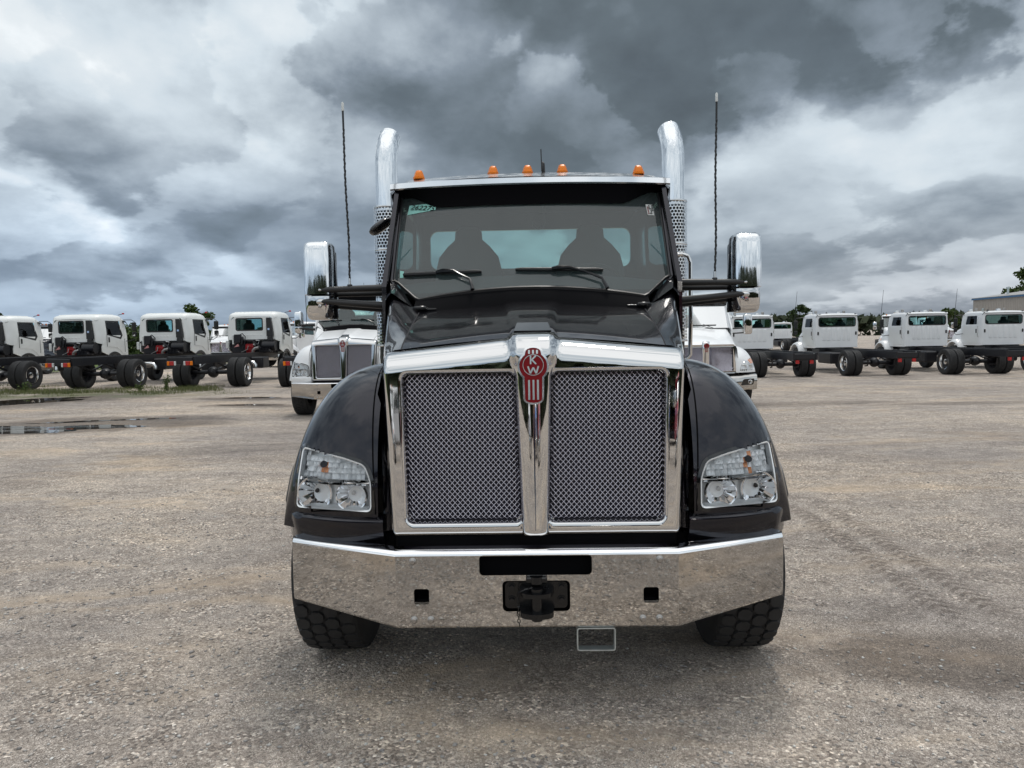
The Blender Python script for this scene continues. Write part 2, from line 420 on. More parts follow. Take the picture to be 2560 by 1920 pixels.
def shrink(P, d):
    """offset polygon inwards by d"""
    k = len(P); area = sum(P[i - 1][0] * P[i][1] - P[i][0] * P[i - 1][1] for i in range(k)); sg = 1 if area > 0 else -1
    out = []
    for i in range(k):
        a, p, b = Vector(P[i - 1]), Vector(P[i]), Vector(P[(i + 1) % k])
        e1 = (p - a).normalized(); e2 = (b - p).normalized()
        n1 = Vector((-e1.y, e1.x)) * sg; n2 = Vector((-e2.y, e2.x)) * sg
        m = (n1 + n2); m = m / max(0.5, m.length_squared) * 2 if m.length > 1e-6 else n1
        out.append((p.x + m.x * d, p.y + m.y * d))
    return out

# ------------------------------------------------------------------ ground
def gz(x, y):
    return 0.11 * sm((-x - 3) / 9) * sm((y - 9) / 13)

def ground_material():
    m = bpy.data.materials.new('gravel_ground'); m.use_nodes = True; nt = m.node_tree; n = N(nt)
    p = nt.nodes['Principled BSDF']; tc = n.new('ShaderNodeTexCoord').outputs['Object']
    sp = n.new('ShaderNodeSeparateXYZ'); n.put(sp.inputs[0], tc); X, Y = sp.outputs[0], sp.outputs[1]
    # large patches
    warp = n.vm('ADD', tc, n.vm('SCALE', n.noise(tc, 0.6, 3, 0.6, col=True), scale=0.8))
    st = n.vm('MULTIPLY', warp, (0.35, 1.3, 1.0))
    big = n.noise(warp, 0.33, 5, 0.6, 0.4)
    streak = n.noise(st, 0.9, 5, 0.6, 0.8)
    mid = n.noise(tc, 2.6, 5, 0.65, 0.2)
    # stones
    c1 = n.voro(tc, 75.0, out='Color'); d1 = n.voro(tc, 75.0); e1 = n.voro(tc, 75.0, feature='DISTANCE_TO_EDGE')
    c2 = n.voro(tc, 190.0, out='Color'); d2 = n.voro(tc, 190.0)
    s1 = n.new('ShaderNodeSeparateColor'); n.put(s1.inputs[0], c1)
    s2 = n.new('ShaderNodeSeparateColor'); n.put(s2.inputs[0], c2)
    cgrey = n.ramp(s1.outputs[0], [(0.0, (0.10, 0.095, 0.09)), (0.35, (0.21, 0.198, 0.185)), (0.7, (0.32, 0.305, 0.285)), (0.93, (0.46, 0.45, 0.42)), (1.0, (0.75, 0.74, 0.70))])
    fine = n.ramp(s2.outputs[1], [(0.0, (0.11, 0.10, 0.092)), (0.5, (0.27, 0.25, 0.228)), (0.9, (0.40, 0.375, 0.345)), (1.0, (0.72, 0.70, 0.67))])
    tint = n.mix(n.m('MULTIPLY', s1.outputs[1], 0.35), cgrey, n.mix(1.0, cgrey, (1.16, 0.97, 0.84), 'MULTIPLY'))
    coarse_mask = n.rng(n.m('ADD', mid, n.m('MULTIPLY', big, 0.7)), 0.62, 1.05)
    stones = n.mix(coarse_mask, fine, tint)
    sand = n.mix(n.m('MULTIPLY', s2.outputs[2], 0.5), (0.31, 0.275, 0.235), (0.23, 0.20, 0.17))
    sand_mask = n.m('MULTIPLY', n.rng(streak, 0.52, 0.70), 0.75)
    c = n.mix(sand_mask, stones, sand)
    grit = n.noise(tc, 420.0, 2, 0.7)
    c = n.mix(0.65, c, n.mix(1.0, c, n.ramp(grit, [(0.32, 0.30), (0.68, 1.85)]), 'MULTIPLY'))
    tone = n.ramp(big, [(0.32, (0.80, 0.80, 0.81)), (0.55, (1.0, 0.985, 0.96)), (0.72, (1.20, 1.15, 1.06))])
    c = n.mix(1.0, c, tone, 'MULTIPLY')
    tone2 = n.ramp(streak, [(0.30, (0.84, 0.84, 0.85)), (0.5, (1.0, 1.0, 1.0)), (0.68, (1.12, 1.09, 1.04))])
    c = n.mix(1.0, c, tone2, 'MULTIPLY')
    c = n.mix(1.0, c, (1.43, 1.36, 1.325), 'MULTIPLY')
    drag = n.noise(n.vm('MULTIPLY', warp, (0.6, 1.7, 1.0)), 1.5, 6, 0.68, 0.4)
    c = n.mix(1.0, c, n.ramp(drag, [(0.36, (0.82, 0.81, 0.80)), (0.50, (1.0, 1.0, 1.0)), (0.64, (1.11, 1.10, 1.08))]), 'MULTIPLY')
    clod = n.noise(tc, 7.0, 5, 0.7)
    c = n.mix(1.0, c, n.ramp(clod, [(0.34, (0.80, 0.80, 0.80)), (0.5, (1.0, 1.0, 1.0)), (0.66, (1.18, 1.18, 1.18))]), 'MULTIPLY')
    patchy = n.noise(n.vm('MULTIPLY', warp, (0.5, 1.0, 1.0)), 0.21, 6, 0.62, 0.6)
    c = n.mix(1.0, c, n.ramp(patchy, [(0.34, (0.80, 0.79, 0.79)), (0.48, (0.97, 0.97, 0.97)), (0.64, (1.14, 1.13, 1.11))]), 'MULTIPLY')
    # wet areas round puddles and one damp patch
    wet = None
    wn = n.noise(tc, 0.7, 5, 0.65, 0.5)
    for (x, y, rx, ry, rot, k) in WET:
        ca, sa = cos(rot), sin(rot)
        dx = n.m('SUBTRACT', X, x); dy = n.m('SUBTRACT', Y, y)
        u = n.m('MULTIPLY', n.m('ADD', n.m('MULTIPLY', dx, ca), n.m('MULTIPLY', dy, sa)), 1 / rx)
        v = n.m('MULTIPLY', n.m('ADD', n.m('MULTIPLY', dx, -sa), n.m('MULTIPLY', dy, ca)), 1 / ry)
        r = n.m('SQRT', n.m('ADD', n.m('MULTIPLY', u, u), n.m('MULTIPLY', v, v)))
        r = n.m('ADD', r, n.m('MULTIPLY', n.m('SUBTRACT', wn, 0.5), 1.6))
        w = n.rng(r, 0.75, 1.25, k, 0.0)
        wet = w if wet is None else n.m('MAXIMUM', wet, w)
    c = n.mix(n.m('MULTIPLY', wet, 0.92), c, n.mix(1.0, c, (0.42, 0.38, 0.34), 'MULTIPLY'))
    # lug tyre marks crossing the gravel
    for (x0, k, y0, y1) in ((2.80, 0.03, 4.2, 8.0), (3.12, 0.03, 4.2, 8.0)):
        cx = n.m('SUBTRACT', X, n.m('ADD', x0, n.m('MULTIPLY', n.m('SINE', n.m('MULTIPLY', Y, 1.1)), 0.05)))
        band = n.rng(n.m('ABSOLUTE', cx), 0.05, 0.13, 1.0, 0.0)
        lug = n.rng(n.m('SINE', n.m('ADD', n.m('MULTIPLY', Y, 60.0), n.m('MULTIPLY', n.m('ABSOLUTE', cx), 50.0))), -0.3, 0.5)
        yy = n.m('MULTIPLY', n.rng(Y, y0, y0 + 0.5), n.rng(Y, y1 - 0.8, y1, 1.0, 0.0))
        k2 = n.m('MULTIPLY', n.m('MULTIPLY', band, yy), n.m('ADD', 0.16, n.m('MULTIPLY', lug, 0.50)))
        c = n.mix(k2, c, n.mix(1.0, c, (0.45, 0.42, 0.40), 'MULTIPLY'))
    # thin green growth near the left row of trucks
    gm = n.m('MULTIPLY', n.m('MULTIPLY', n.rng(X, -8.0, -12.0), n.rng(Y, 21.5, 23.2)), n.rng(Y, 26.0, 23.9))
    gm = n.m('MULTIPLY', gm, n.rng(n.noise(tc, 0.9, 5, 0.7), 0.36, 0.54))
    c = n.mix(n.m('MULTIPLY', gm, 0.9), c, n.mix(n.noise(tc, 9, 3), (0.085, 0.095, 0.045), (0.16, 0.165, 0.085)))
    # grass field in the distance
    fm = n.rng(n.m('ADD', n.m('ADD', Y, n.m('MULTIPLY', X, -2.0)), n.m('MULTIPLY', wn, 9.0)), 96, 102)
    c = n.mix(fm, c, n.mix(n.noise(tc, 0.5, 4), (0.06, 0.095, 0.022), (0.13, 0.17, 0.05)))
    n.put(p.inputs['Base Color'], c)
    n.put(p.inputs['Roughness'], n.m('SUBTRACT', 0.88, n.m('MULTIPLY', wet, 0.38)))
    p.inputs['Specular IOR Level'].default_value = 0.3
    h = n.m('ADD', n.m('MULTIPLY', n.m('SUBTRACT', 1.0, d1), coarse_mask), n.m('MULTIPLY', n.m('SUBTRACT', 1.0, d2), 0.6))
    h = n.m('ADD', h, n.m('MULTIPLY', s1.outputs[2], 0.5))
    h = n.m('ADD', h, n.m('MULTIPLY', mid, 2.0))
    b = n.new('ShaderNodeBump'); b.inputs['Strength'].default_value = 0.85; b.inputs['Distance'].default_value = 0.012
    n.put(b.inputs['Height'], h); n.put(p.inputs['Normal'], b.outputs[0])
    return m
WET = [(-14.2, 21.0, 4.4, 1.8, 0.7, 1.0), (-9.6, 15.6, 3.4, 1.35, 0.3, 1.0), (-7.8, 21.7, 1.3, 0.6, 0.1, 0.9),
       (-7.0, 19.6, 1.3, 0.5, 0.0, 0.9), (2.35, 3.95, 0.75, 0.42, 0.0, 0.8), (3.1, 3.6, 0.5, 0.3, 0.3, 0.5),
       (7.2, 18.0, 2.6, 0.5, 0.1, 0.5), (11.5, 17.5, 3.0, 0.35, 0.0, 0.6), (-5.0, 12.0, 1.6, 0.5, 0.3, 0.35), (1.2, 2.6, 0.9, 0.35, 0.1, 0.35)]
def build_ground():
    def axis(lim, near, step):
        a = [0.0]; st = step
        while a[-1] < lim:
            a.append(a[-1] + st)
            if a[-1] > near: st *= 1.25
        return a
    xs = axis(1500, 26, 1.0); xs = [-x for x in xs[:0:-1]] + xs
    yp = axis(1500, 34, 1.0); yn = axis(1500, 6, 1.5); ys = [-y for y in yn[:0:-1]] + yp
    mb = MB(); vs = [(x, y, gz(x, y)) for x in xs for y in ys]; k = len(ys)
    fs = [(i * k + j, (i + 1) * k + j, (i + 1) * k + j + 1, i * k + j + 1) for i in range(len(xs) - 1) for j in range(k - 1)]
    mb.add(vs, fs); o = mb.build('ground', ground_material(), smooth=60)
    props(o, kind='structure')
build_ground()

# ------------------------------------------------------------------ wheels
def tyre_mb(R=0.52, w=0.28, rim=0.29, rows=4, nblk=44, blk=0.012, hexa=False, n=48):
    mb = MB(); g = blk
    pr = [(rim, -w * .36), (rim + .02, -w * .42), (rim + (R - rim) * .45, -w * .5), (R - .055, -w * .5), (R - .028, -w * .475), (R - g, -w * .42),
          (R - g, w * .42), (R - .028, w * .475), (R - .055, w * .5), (rim + (R - rim) * .45, w * .5), (rim + .02, w * .42), (rim, w * .36)]
    mb.lathe(pr, (0, 0, 0), (1, 0, 0), n)
    span = w * .92; cw = span / rows
    for r in range(rows):
        x = -span / 2 + cw * (r + .5)
        for k in range(nblk):
            a0 = 2 * pi * (k + (0.5 if r % 2 else 0)) / nblk; da = 2 * pi / nblk
            edge = (r in (0, rows - 1))
            if hexa: P = [(-.47, -.20), (-.22, -.43), (.22, -.43), (.47, -.20), (.47, .20), (.22, .43), (-.22, .43), (-.47, .20)]
            else: P = [(-.45, -.40), (.45, -.40), (.45, .40), (-.45, .40)]
            top = []; bot = []
            for (px, pa) in P:
                xx = x + px * cw * 0.96; aa = a0 + pa * da * (0.98 if hexa else .92)
                drop = 0.018 * max(0, (abs(xx) / (w * .5) - .62) / .38) ** 2
                sc = 1.06 if not edge else 1.02
                top.append((xx, (R - drop) * sin(aa), (R - drop) * cos(aa)))
                bx = x + px * cw * 1.04
                bot.append((bx, (R - g - .006) * sin(a0 + pa * da * 1.02), (R - g - .006) * cos(a0 + pa * da * 1.02)))
            m = len(P); fs = [tuple(range(m))] + [(i, (i + 1) % m, m + (i + 1) % m, m + i) for i in range(m)]
            mb.add(top + bot, fs)
    return mb
def rim_mb(rim=0.29, w=0.28, dish=0.10, out=1):
    mb = MB()
    pr = [(rim + .012, w * .42), (rim + .008, w * .46), (rim - .012, w * .45), (rim - .022, w * .36), (rim - .035, w * .36 - dish * .6),
          (rim - .05, w * .36 - dish), (rim - .09, w * .36 - dish - .02), (.15, w * .36 - dish - .02), (.125, w * .36 - dish + .015),
          (.11, w * .36 - dish + .03), (.10, w * .36 - dish + .10), (.05, w * .36 - dish + .115), (.0005, w * .36 - dish + .115)]
    mb.lathe([(r, h * out) for r, h in pr], (0, 0, 0), (1, 0, 0), 40)
    zc = (w * .36 - dish - .015) * out
    for k in range(10):
        a = 2 * pi * k / 10; c = (zc, .175 * cos(a), .175 * sin(a)); d = (zc + .035 * out, c[1], c[2])
        mb.cyl(c, d, .017, .012, 8)
    for k in range(8):
        a = 2 * pi * (k + .5) / 8; rr = rim - .075
        c = (zc - .004 * out, rr * cos(a), rr * sin(a)); d = (zc + .002 * out, c[1], c[2]); mb.cyl(c, d, .026, .026, 10, mi=1)
    mb.lathe([(rim, -w * .40 * out), (rim - .02, -w * .38 * out), (rim - .03, 0), (rim - .06, w * .1 * out), (.06, w * .1 * out)], (0, 0, 0), (1, 0, 0), 24, mi=1)
    return mb
WHEELMESH = {}
def wheel(parent, x, y, z, R=0.52, w=0.28, rows=4, nblk=44, hexa=False, side=1, chrome_rim=True, dish=0.10, blk=0.012, turn=0.0, rim=.29):
    key = (R, w, rows, nblk, hexa, side, chrome_rim, dish, blk)
    if key not in WHEELMESH:
        tf = MB.tf; MB.tf = None
        t = tyre_mb(R, w, rim, rows, nblk, blk, hexa).build('tyre', rubber, smooth=22); r = rim_mb(rim, w, dish, side).build('rim', [chrome if chrome_rim else frame_black, void])
        MB.tf = tf; WHEELMESH[key] = (t.data, r.data); bpy.data.objects.remove(t); bpy.data.objects.remove(r)
    e = bpy.data.objects.new('wheel', None); col.objects.link(e); e.empty_display_size = .1
    e.parent = parent; e.location = (x, y, z); e.rotation_euler = (turn, 0, 0)
    for nm, me in zip(('tyre', 'rim'), WHEELMESH[key]):
        o = bpy.data.objects.new(nm, me); col.objects.link(o); o.parent = e
    return e

# ------------------------------------------------------------------ cab shell helper
def cab_sections(secs, sill, head, nc=5):
    """secs: (y, half width low, half width high, z bottom, z top, roof corner radius)"""
    rings = []
    for (y, hb, ht, zb, zt, r) in secs:
        def hw(z): return hb if z <= sill else lerp(hb, ht, (z - sill) / max(1e-6, (zt - sill)))
        side = [(hb, zb), (hb, sill), (hw(head), head), (hw(zt - r), zt - r)]
        x1 = hw(zt - r)
        arc = [(x1 - r * 1.0 + r * cos(pi / 2 * i / nc), zt - r + r * sin(pi / 2 * i / nc)) for i in range(1, nc + 1)]
        right = side + arc + [((x1 - r) * .5, zt + .012)]
        ring = [(x, y, z) for x, z in right] + [(0, y, zt + .016)] + [(-x, y, z) for x, z in right[::-1]]
        rings.append(ring)
    return rings
def cab_shell(mb, secs, sill, head, hole_secs, nc=5, mi=0):
    R = cab_sections(secs, sill, head, nc); n = len(R[0]); vs = [p for r in R for p in r]; fs = []
    for i in range(len(R) - 1):
        for j in range(n - 1):
            if i in hole_secs and (j == 1 or j == n - 3): continue
            fs.append((i * n + j, i * n + j + 1, (i + 1) * n + j + 1, (i + 1) * n + j))
    mb.add(vs, fs, mi); return R

def text_mesh(name, txt, size, material, parent, M, extrude=0.0008, shear=0.0):
    cu = bpy.data.curves.new(name, 'FONT'); cu.body = txt; cu.size = size; cu.extrude = extrude; cu.shear = shear
    cu.align_x = 'CENTER'; cu.align_y = 'CENTER'; cu.resolution_u = 3
    t = bpy.data.objects.new(name, cu); col.objects.link(t)
    bpy.context.view_layer.update()
    me = bpy.data.meshes.new_from_object(t.evaluated_get(bpy.context.evaluated_depsgraph_get()))
    bpy.data.objects.remove(t); me.transform(M); me.materials.clear(); me.materials.append(material); me.name = name
    o = bpy.data.objects.new(name, me); col.objects.link(o); o.parent = parent; return o
def bar2(mb, p, q, w, y0, y1, mi=0):
    p, q = Vector(p), Vector(q); d = (q - p).normalized(); nn = Vector((-d.y, d.x)) * w / 2
    mb.plate([tuple(p + nn), tuple(p - nn), tuple(q - nn), tuple(q + nn)], [], y0, y1, mi)

# ================================================================== the conventional truck (front towards -y)
FN = 2.7; YC = 0.82; ZB = 0.72
def f_top(x): s = min(.99999, max(0, (abs(x) - .78) / .540)); return ZB + .83 * (1 - s ** 2.4) ** (1 / 2.4)
def f_front(x): s = max(0, (abs(x) - .78) / .540); return .17 + .20 * s * s
def f_y(x, z):
    r = min(.9999, max(0, (z - ZB) / max(.05, f_top(x) - ZB)))
    return YC - (YC - f_front(x)) * (1 - r ** FN) ** (1 / FN)
HL = [(1.205, 1.140), (.957, 1.103), (.842, 1.068), (.809, .985), (.808, .832), (1.232, .830), (1.222, .977)]
def ws_y(x, z): return 1.26 + (z - 1.88) * .68 + .10 * (x / .9) ** 2

def hood_section(t, s):
    y = .30 + .95 * t
    wp = lerp(.098, .158, t); zc = 1.703 + .199 * t ** .75
    xm = lerp(.665, .705, t); zm = lerp(1.634, 1.846, t ** .85)
    xs = lerp(.725, .885, t ** .9); zs = lerp(1.618, 1.985, t ** 1.5)
    P = [(0, zc + .003), (wp * .6, zc + .002), (wp, zc - .002), (wp + .018, zc - .012), (wp + .036, zc - .021),
         (lerp(wp, xm, .3), lerp(zc - .021, zm, .22)), (lerp(wp, xm, .55), lerp(zc - .021, zm, .46)), (lerp(wp, xm, .8), lerp(zc - .021, zm, .74)),
         (xm - .004, zm), (xm, zm - .006), (xm + .004, zm), (lerp(xm, xs, .55), lerp(zm, zs, .55) + .006), (xs, zs), (xs + .02, zs - .012), (xs + .032, zs - .04),
         (xs + .038, zs - .09), (lerp(xs, .80, .5) + .03, lerp(zs, 1.2, .5)), (lerp(xs + .03, .76, .8), 1.30), (.745 + .03 * t, 1.0), (.735, .74)]
    yb = -.05 * (1 - abs(P[0][0])) 
    return [(s * x, y + (.0 if i else 0) - (.05 * t * min(1, abs(x) / .75) ** 2 if x < .76 else -0.10 * t * min(1, (x - .70) / .18)), z) for i, (x, z) in enumerate(P)]

def conventional(label, name, loc, rz, paint, full=True, cat='truck'):
    root = thing(name, label, cat, loc, rz)
    MB.tf = lambda p: (p[0], p[1], p[2] + .115)
    # ---------------- hood
    mb = MB()
    for s in (1, -1):
        mb.loft([hood_section(i / 16, s) for i in range(17)], closed=False, caps=False)
    hood = mb.build('hood', paint, root, 28)
    mb = MB()
    mb.plate([(-.094, 0), (.094, 0), (.080, .085), (-.080, .085)], [], 0, 1)
    mb.v = [(x, .315 + z * 1.25, 1.7135 + z * .50 + (.004 if y else -.006)) for (x, y, z) in mb.v]
    mb.build('scoop', gloss_black, hood, 20)
    for s in (1, -1):
        mb = MB(); pts = []
        for i in range(17):
            P_ = hood_section(i / 16, s)[9]; pts.append((P_[0], P_[1], P_[2] + .004))
        mb.tube(pts, .0038, 5); mb.build('hood_seam', void, hood, 60)
    # ---------------- fenders, lamps
    for s in (1, -1):
        mb = MB(); NU, NV = 64, 90
        us = [1 - (1 - i / NU) ** 1.6 for i in range(NU + 1)]
        vs = []
        for u in us:
            x = .78 + .540 * u * .9995; zt = f_top(x); y0 = f_front(x)
            for j in range(NV + 1):
                th = pi * j / NV; c = cos(th); sn = sin(th)
                z = ZB + (zt - ZB) * abs(sn) ** (2 / FN)
                if j <= NV / 2: y = YC - (YC - y0) * abs(c) ** (2 / FN)
                else: y = YC + (1.50 - YC) * abs(c) ** (2 / FN)
                if u > .93:
                    zz = .42 + sqrt(max(0, .575 ** 2 - (y - .86) ** 2)); z = max(z, min(zz, zt + .4))
                vs.append((s * x, y, z))
        hole = shrink(HL, .001); fs = []
        for i in range(NU):
            for j in range(NV):
                a = i * (NV + 1) + j; q = (a, a + 1, a + NV + 2, a + NV + 1)
                cx = sum(abs(vs[k][0]) for k in q) / 4; cz = sum(vs[k][2] for k in q) / 4
                if j < NV / 2 and in_poly(cx, cz, hole): continue
                fs.append(q)
        mb.add(vs, fs)
        # inner flange and lower face
        fd = mb.build('fender', paint, root, 50)
        # lower valance with ledge
        mb = MB(); rings = []
        for i in range(25):
            x = .752 + .545 * i / 24; y = f_front(x) + .004
            if i > 21: y += (i - 21) * .018
            rings.append([(s * x, y + .03, .812), (s * x, y - .008, .806), (s * x, y - .030, .790), (s * x, y - .034, .770), (s * x, y - .020, .715),
                          (s * x, y - .003, .708), (s * x, y + .004, .66), (s * x, y + .12, .655), (s * x, y + .12, .80)])
        mb.loft(rings); mb.build('valance', paint, root, 40)
        mb = MB(); rings = []   # rubber flare on the outer rim of the arch
        for i in range(26):
            a = radians(40 + 108 * i / 25); yy = .86 - .585 * cos(a); zz = .42 + .585 * sin(a) + .05
            k_ = sm(i / 5)
            rings.append([(s * 1.290, yy + .012, zz - .05), (s * (1.312), yy - .010, zz), (s * (1.318 + .012 * k_), yy - .008, zz + .004), (s * (1.320 + .016 * k_), yy + .012, zz - .05), (s * 1.308, yy + .03, zz - .055)])
        mb.loft(rings); mb.build('arch_flare', plastic, fd, 40)
        # inner joint strip beside the grille
        mb = MB(); rings = []
        for i in range(12):
            z = .72 + .80 * i / 11; x0 = lerp(.715, .745, i / 11)
            rings.append([(s * x0, .20 + .04 * i / 11, z), (s * (x0 + .02), .245 + .06 * i / 11, z), (s * (x0 + .040), .235 + .10 * i / 11, z), (s * (x0 + .052), .26 + .16 * (i / 11) ** 2, z)])
        mb.loft(rings, closed=False, caps=False); mb.build('hood_side', paint, root, 50)
        mb = MB(); mb.tube([(s * lerp(.792, .822, k_ / 20), f_y(.81, z_) - .001, z_) for k_ in range(21) for z_ in [lerp(.82, 1.535, k_ / 20)]], .0045, 5); mb.build('fender_seam', deep_black, fd, 60)
        # -------- headlight
        h = bpy.data.objects.new('headlight', None); col.objects.link(h); h.parent = root; h.empty_display_size = .1
        P1 = round_poly(HL, .03); Pg = shrink(P1, -.016); P2 = shrink(P1, .014)
        mb = MB(); k = len(P1)
        def ring(P, off): return [(s * x, f_y(x, z) + off, z) for x, z in P]
        mb.loft([ring(shrink(P1, -.018), .010), ring(Pg, -.004), ring(P1, -.007), ring(shrink(P1, .002), .02)], caps=False)
        mb.build('gasket', gloss_black, h, 30)
        mb = MB(); mb.loft([ring(shrink(P1, .001), .006), ring(shrink(P1, .003), -.012), ring(shrink(P1, .009), -.007), ring(shrink(P1, .013), .010), ring(shrink(P1, .018), .05)], caps=False)
        mb.build('bezel', lamp_silver, h, 40)
        # backing
        mb = MB(); n0 = 14
        def back(off):
            def fn(u, v):
                z = lerp(.835, 1.135, v); x = lerp(.812, 1.225, u); return (s * x, f_y(x, z) + off, z)
            return fn
        Pb = shrink(P1, .006)
        mb.grid(back(.085), 40, 30, keep=lambda u, v: in_poly(lerp(.812, 1.225, u), lerp(.835, 1.135, v), Pb))
        mb.build('housing', lamp_silver, h, 40)
        mb = MB()   # divider bar
        for xa, xb in [(.822, .93), (.93, 1.04), (1.04, 1.15), (1.15, 1.222)]:
            mb.loft([[(s * x, f_y(x, .975) + dy, .975 + dz) for dy, dz in ((.07, -.012), (-.002, -.013), (-.006, .0), (.004, .014), (.07, .012))] for x in (xa, xb)])
        mb.build('divider', chrome, h, 40)
        for (cx, cz, rr, tilt) in ((1.128, .903, .083, 0), (.921, .903, .072, 0)):
            mb = MB(); y0 = f_y(cx, cz) + .030
            pr = [(rr + .004, -.004), (rr, -.002)] + [(rr * q, .075 * (1 - q * q)) for q in (.90, .68, .45, .2)]
            mb.lathe([(r, hh) for r, hh in pr], (s * cx, y0, cz), (0, 1, 0), 15)
            mb.lathe([(rr + .009, .004), (rr + .006, -.007), (rr + .001, -.005), (rr - .002, .004)], (s * cx, y0, cz), (0, 1, 0), 30)
            for k in range(0):  # reflector flutes
                a = radians(20 + 25 * k); q = .55
                mb.box((s * cx + cos(a) * rr * q, y0 + .055, cz + sin(a) * rr * q * .9), (.006, .035, .05), .001)
                mb.box((s * cx + cos(a) * rr * q, y0 + .055, cz - sin(a) * rr * q * .9), (.006, .035, .05), .001)
            mb.build('reflector', bowl_chrome, h, 12)
            mb = MB(); mb.cyl((s * cx, y0 + .09, cz + .006), (s * cx, y0 + .045, cz + .006), .012, .011, 12)
            mb.lathe([(.011, 0), (.010, -.006), (.0005, -.008)], (s * cx, y0 + .045, cz + .006), (0, 1, 0), 12)
            mb.build('bulb', clear_lens if cx < 1 else void, h, 40)
        mb = MB(); cz = 17; rz_ = 6   # prismatic turn-signal zone
        for i in range(cz):
            for j in range(rz_):
                x0 = .83 + (1.205 - .83) * i / cz; x1 = x0 + (1.205 - .83) / cz * .96
                z0 = .988 + .155 * j / rz_; z1 = z0 + .155 / rz_ * .96
                if not all(in_poly(a, b, P2) for a, b in ((x0, z0), (x1, z0), (x1, z1), (x0, z1))): continue
                xm, zm = (x0 + x1) / 2, (z0 + z1) / 2; ym = f_y(xm, zm) + .045
                j1, j2 = random.uniform(-.009, .009), random.uniform(-.011, .011)
                mi = 1 if abs(xm - 1.075) < .030 and random.random() < .62 else 0
                mb.add([(s * x0, ym - j1 - .010, z0), (s * x1, ym + j1 - .010, z0), (s * x1, ym + j1 + .010 + j2 * .5, z1), (s * x0, ym - j1 + .010 + j2 * .5, z1), (s * xm, ym - .004, zm)],
                       [(0, 1, 4), (1, 2, 4), (2, 3, 4), (3, 0, 4)], mi)
        mb.build('turn_signal', [lamp_silver, bulb_orange], h, 0)
        mb = MB(); y0 = f_y(1.075, 1.05) + .02; mb.cyl((s * 1.075, y0 + .02, 1.055), (s * 1.075, y0, 1.055), .018, .016, 14); mb.build('signal_bulb', void, h, 40)
        mb = MB(); mb.grid(back(-.004), 44, 34, keep=lambda u, v: in_poly(lerp(.812, 1.225, u), lerp(.835, 1.135, v), shrink(P1, .008)))
        mb.build('lens', lens_glass, h, 60)
        # front wheel
        wheel(root, s * 1.128, .86, .525, R=.525, w=.345, rows=4, nblk=38, hexa=True, side=s, dish=-.06, blk=.014, turn=.05)
    # ---------------- grille surround
    W = lambda z: lerp(.698, .735, (z - .733) / .89)
    aI = lambda z: lerp(.066, .088, (z - .79) / .73); cO = lambda z: lerp(.622, .640, (z - .79) / .73)
    def ztop(x): x = abs(x); return lerp(1.682, 1.622, max(0, (x - .13)) / .60) + .026 * sm((.135 - x) / .035)
    def dense(a, b, lo, hi, step=.016, fine=.0035, band=.028):
        out = [a]; x = a
        while x < b - 1e-6:
            st = fine if ((lo and x - a < band) or (hi and b - x < band + fine)) else step
            x = min(b, x + st); out.append(x)
        return [(q - a) / (b - a) for q in out]
    cols = [(0, u) for u in dense(0, .077, False, True, .006, .0035, .02)] + [(1, u) for u in dense(.077, .63, True, True)[1:]] + [(2, u) for u in dense(.63, .716, True, True, .01, .0035, .03)[1:]]
    rows = [(0, u) for u in dense(.733, .79, True, True, .01, .0035, .015)] + [(1, u) for u in dense(.79, 1.517, True, True)[1:]] + [(2, u) for u in dense(1.517, 1.64, True, True, .008, .004, .02)[1:]]
    def xz(c, r):
        if r[0] == 0: z = lerp(.733, .79, r[1])
        elif r[0] == 1: z = lerp(.79, 1.517, r[1])
        else: z = None
        zz = 1.517 if z is None else z; Wz = W(1.517 + .1 * r[1]) if z is None else W(z)
        a_, c_ = aI(min(zz, 1.517)), cO(min(zz, 1.517))
        if c[0] == 0: x = a_ * c[1]
        elif c[0] == 1: x = lerp(a_, c_, c[1])
        else: x = lerp(c_, Wz, c[1])
        if z is None: z = lerp(1.517, ztop(x), r[1])
        return x, z
    rc = .030
    def sd_open(x, z):
        zz = min(1.517, max(.79, z)); a_, c_ = aI(zz), cO(zz)
        cx, cz = (a_ + c_) / 2, (.79 + 1.517) / 2; hx, hz = (c_ - a_) / 2, (1.517 - .79) / 2
        qx, qz = abs(x - cx) - hx + rc, abs(z - cz) - hz + rc
        return min(max(qx, qz), 0) + sqrt(max(qx, 0) ** 2 + max(qz, 0) ** 2) - rc
    def s_y(x, z):
        x = abs(x); y = .092 + .052 * (z - .733) / .89
        Wz = W(z); t = (x - (Wz - .028)) / .028
        if t > 0: y += .030 * (1 - sqrt(max(0, 1 - min(1, t) ** 2)))
        zt = ztop(x); t = (z - (zt - .105)) / .105
        if t > 0: y += .15 * (1 - sqrt(max(0, 1 - min(1, t) ** 2)))
        t = (.755 - z) / .022
        if t > 0: y += .012 * min(1, t) ** 2
        ha = max(aI(min(z, 1.517)), .0) if z < 1.50 else lerp(aI(1.5), .118, sm((z - 1.50) / .10))
        if x < ha: y -= .038 * sqrt(max(0, 1 - (x / ha) ** 2)) if z < 1.5 else .038 * (lerp(sqrt(max(0, 1 - (x / ha) ** 2)), sm((ha - x) / .045) , sm((z - 1.5) / .08)))
        d = sd_open(x, z)
        if d < .016:
            t = (.016 - d) / .016; y += .016 * (1 - sqrt(max(0, 1 - min(1, t) ** 2)))
            if d < -.0015: y += .04
        return y
    for s in (1, -1): pass
    mb = MB(); k = len(rows)
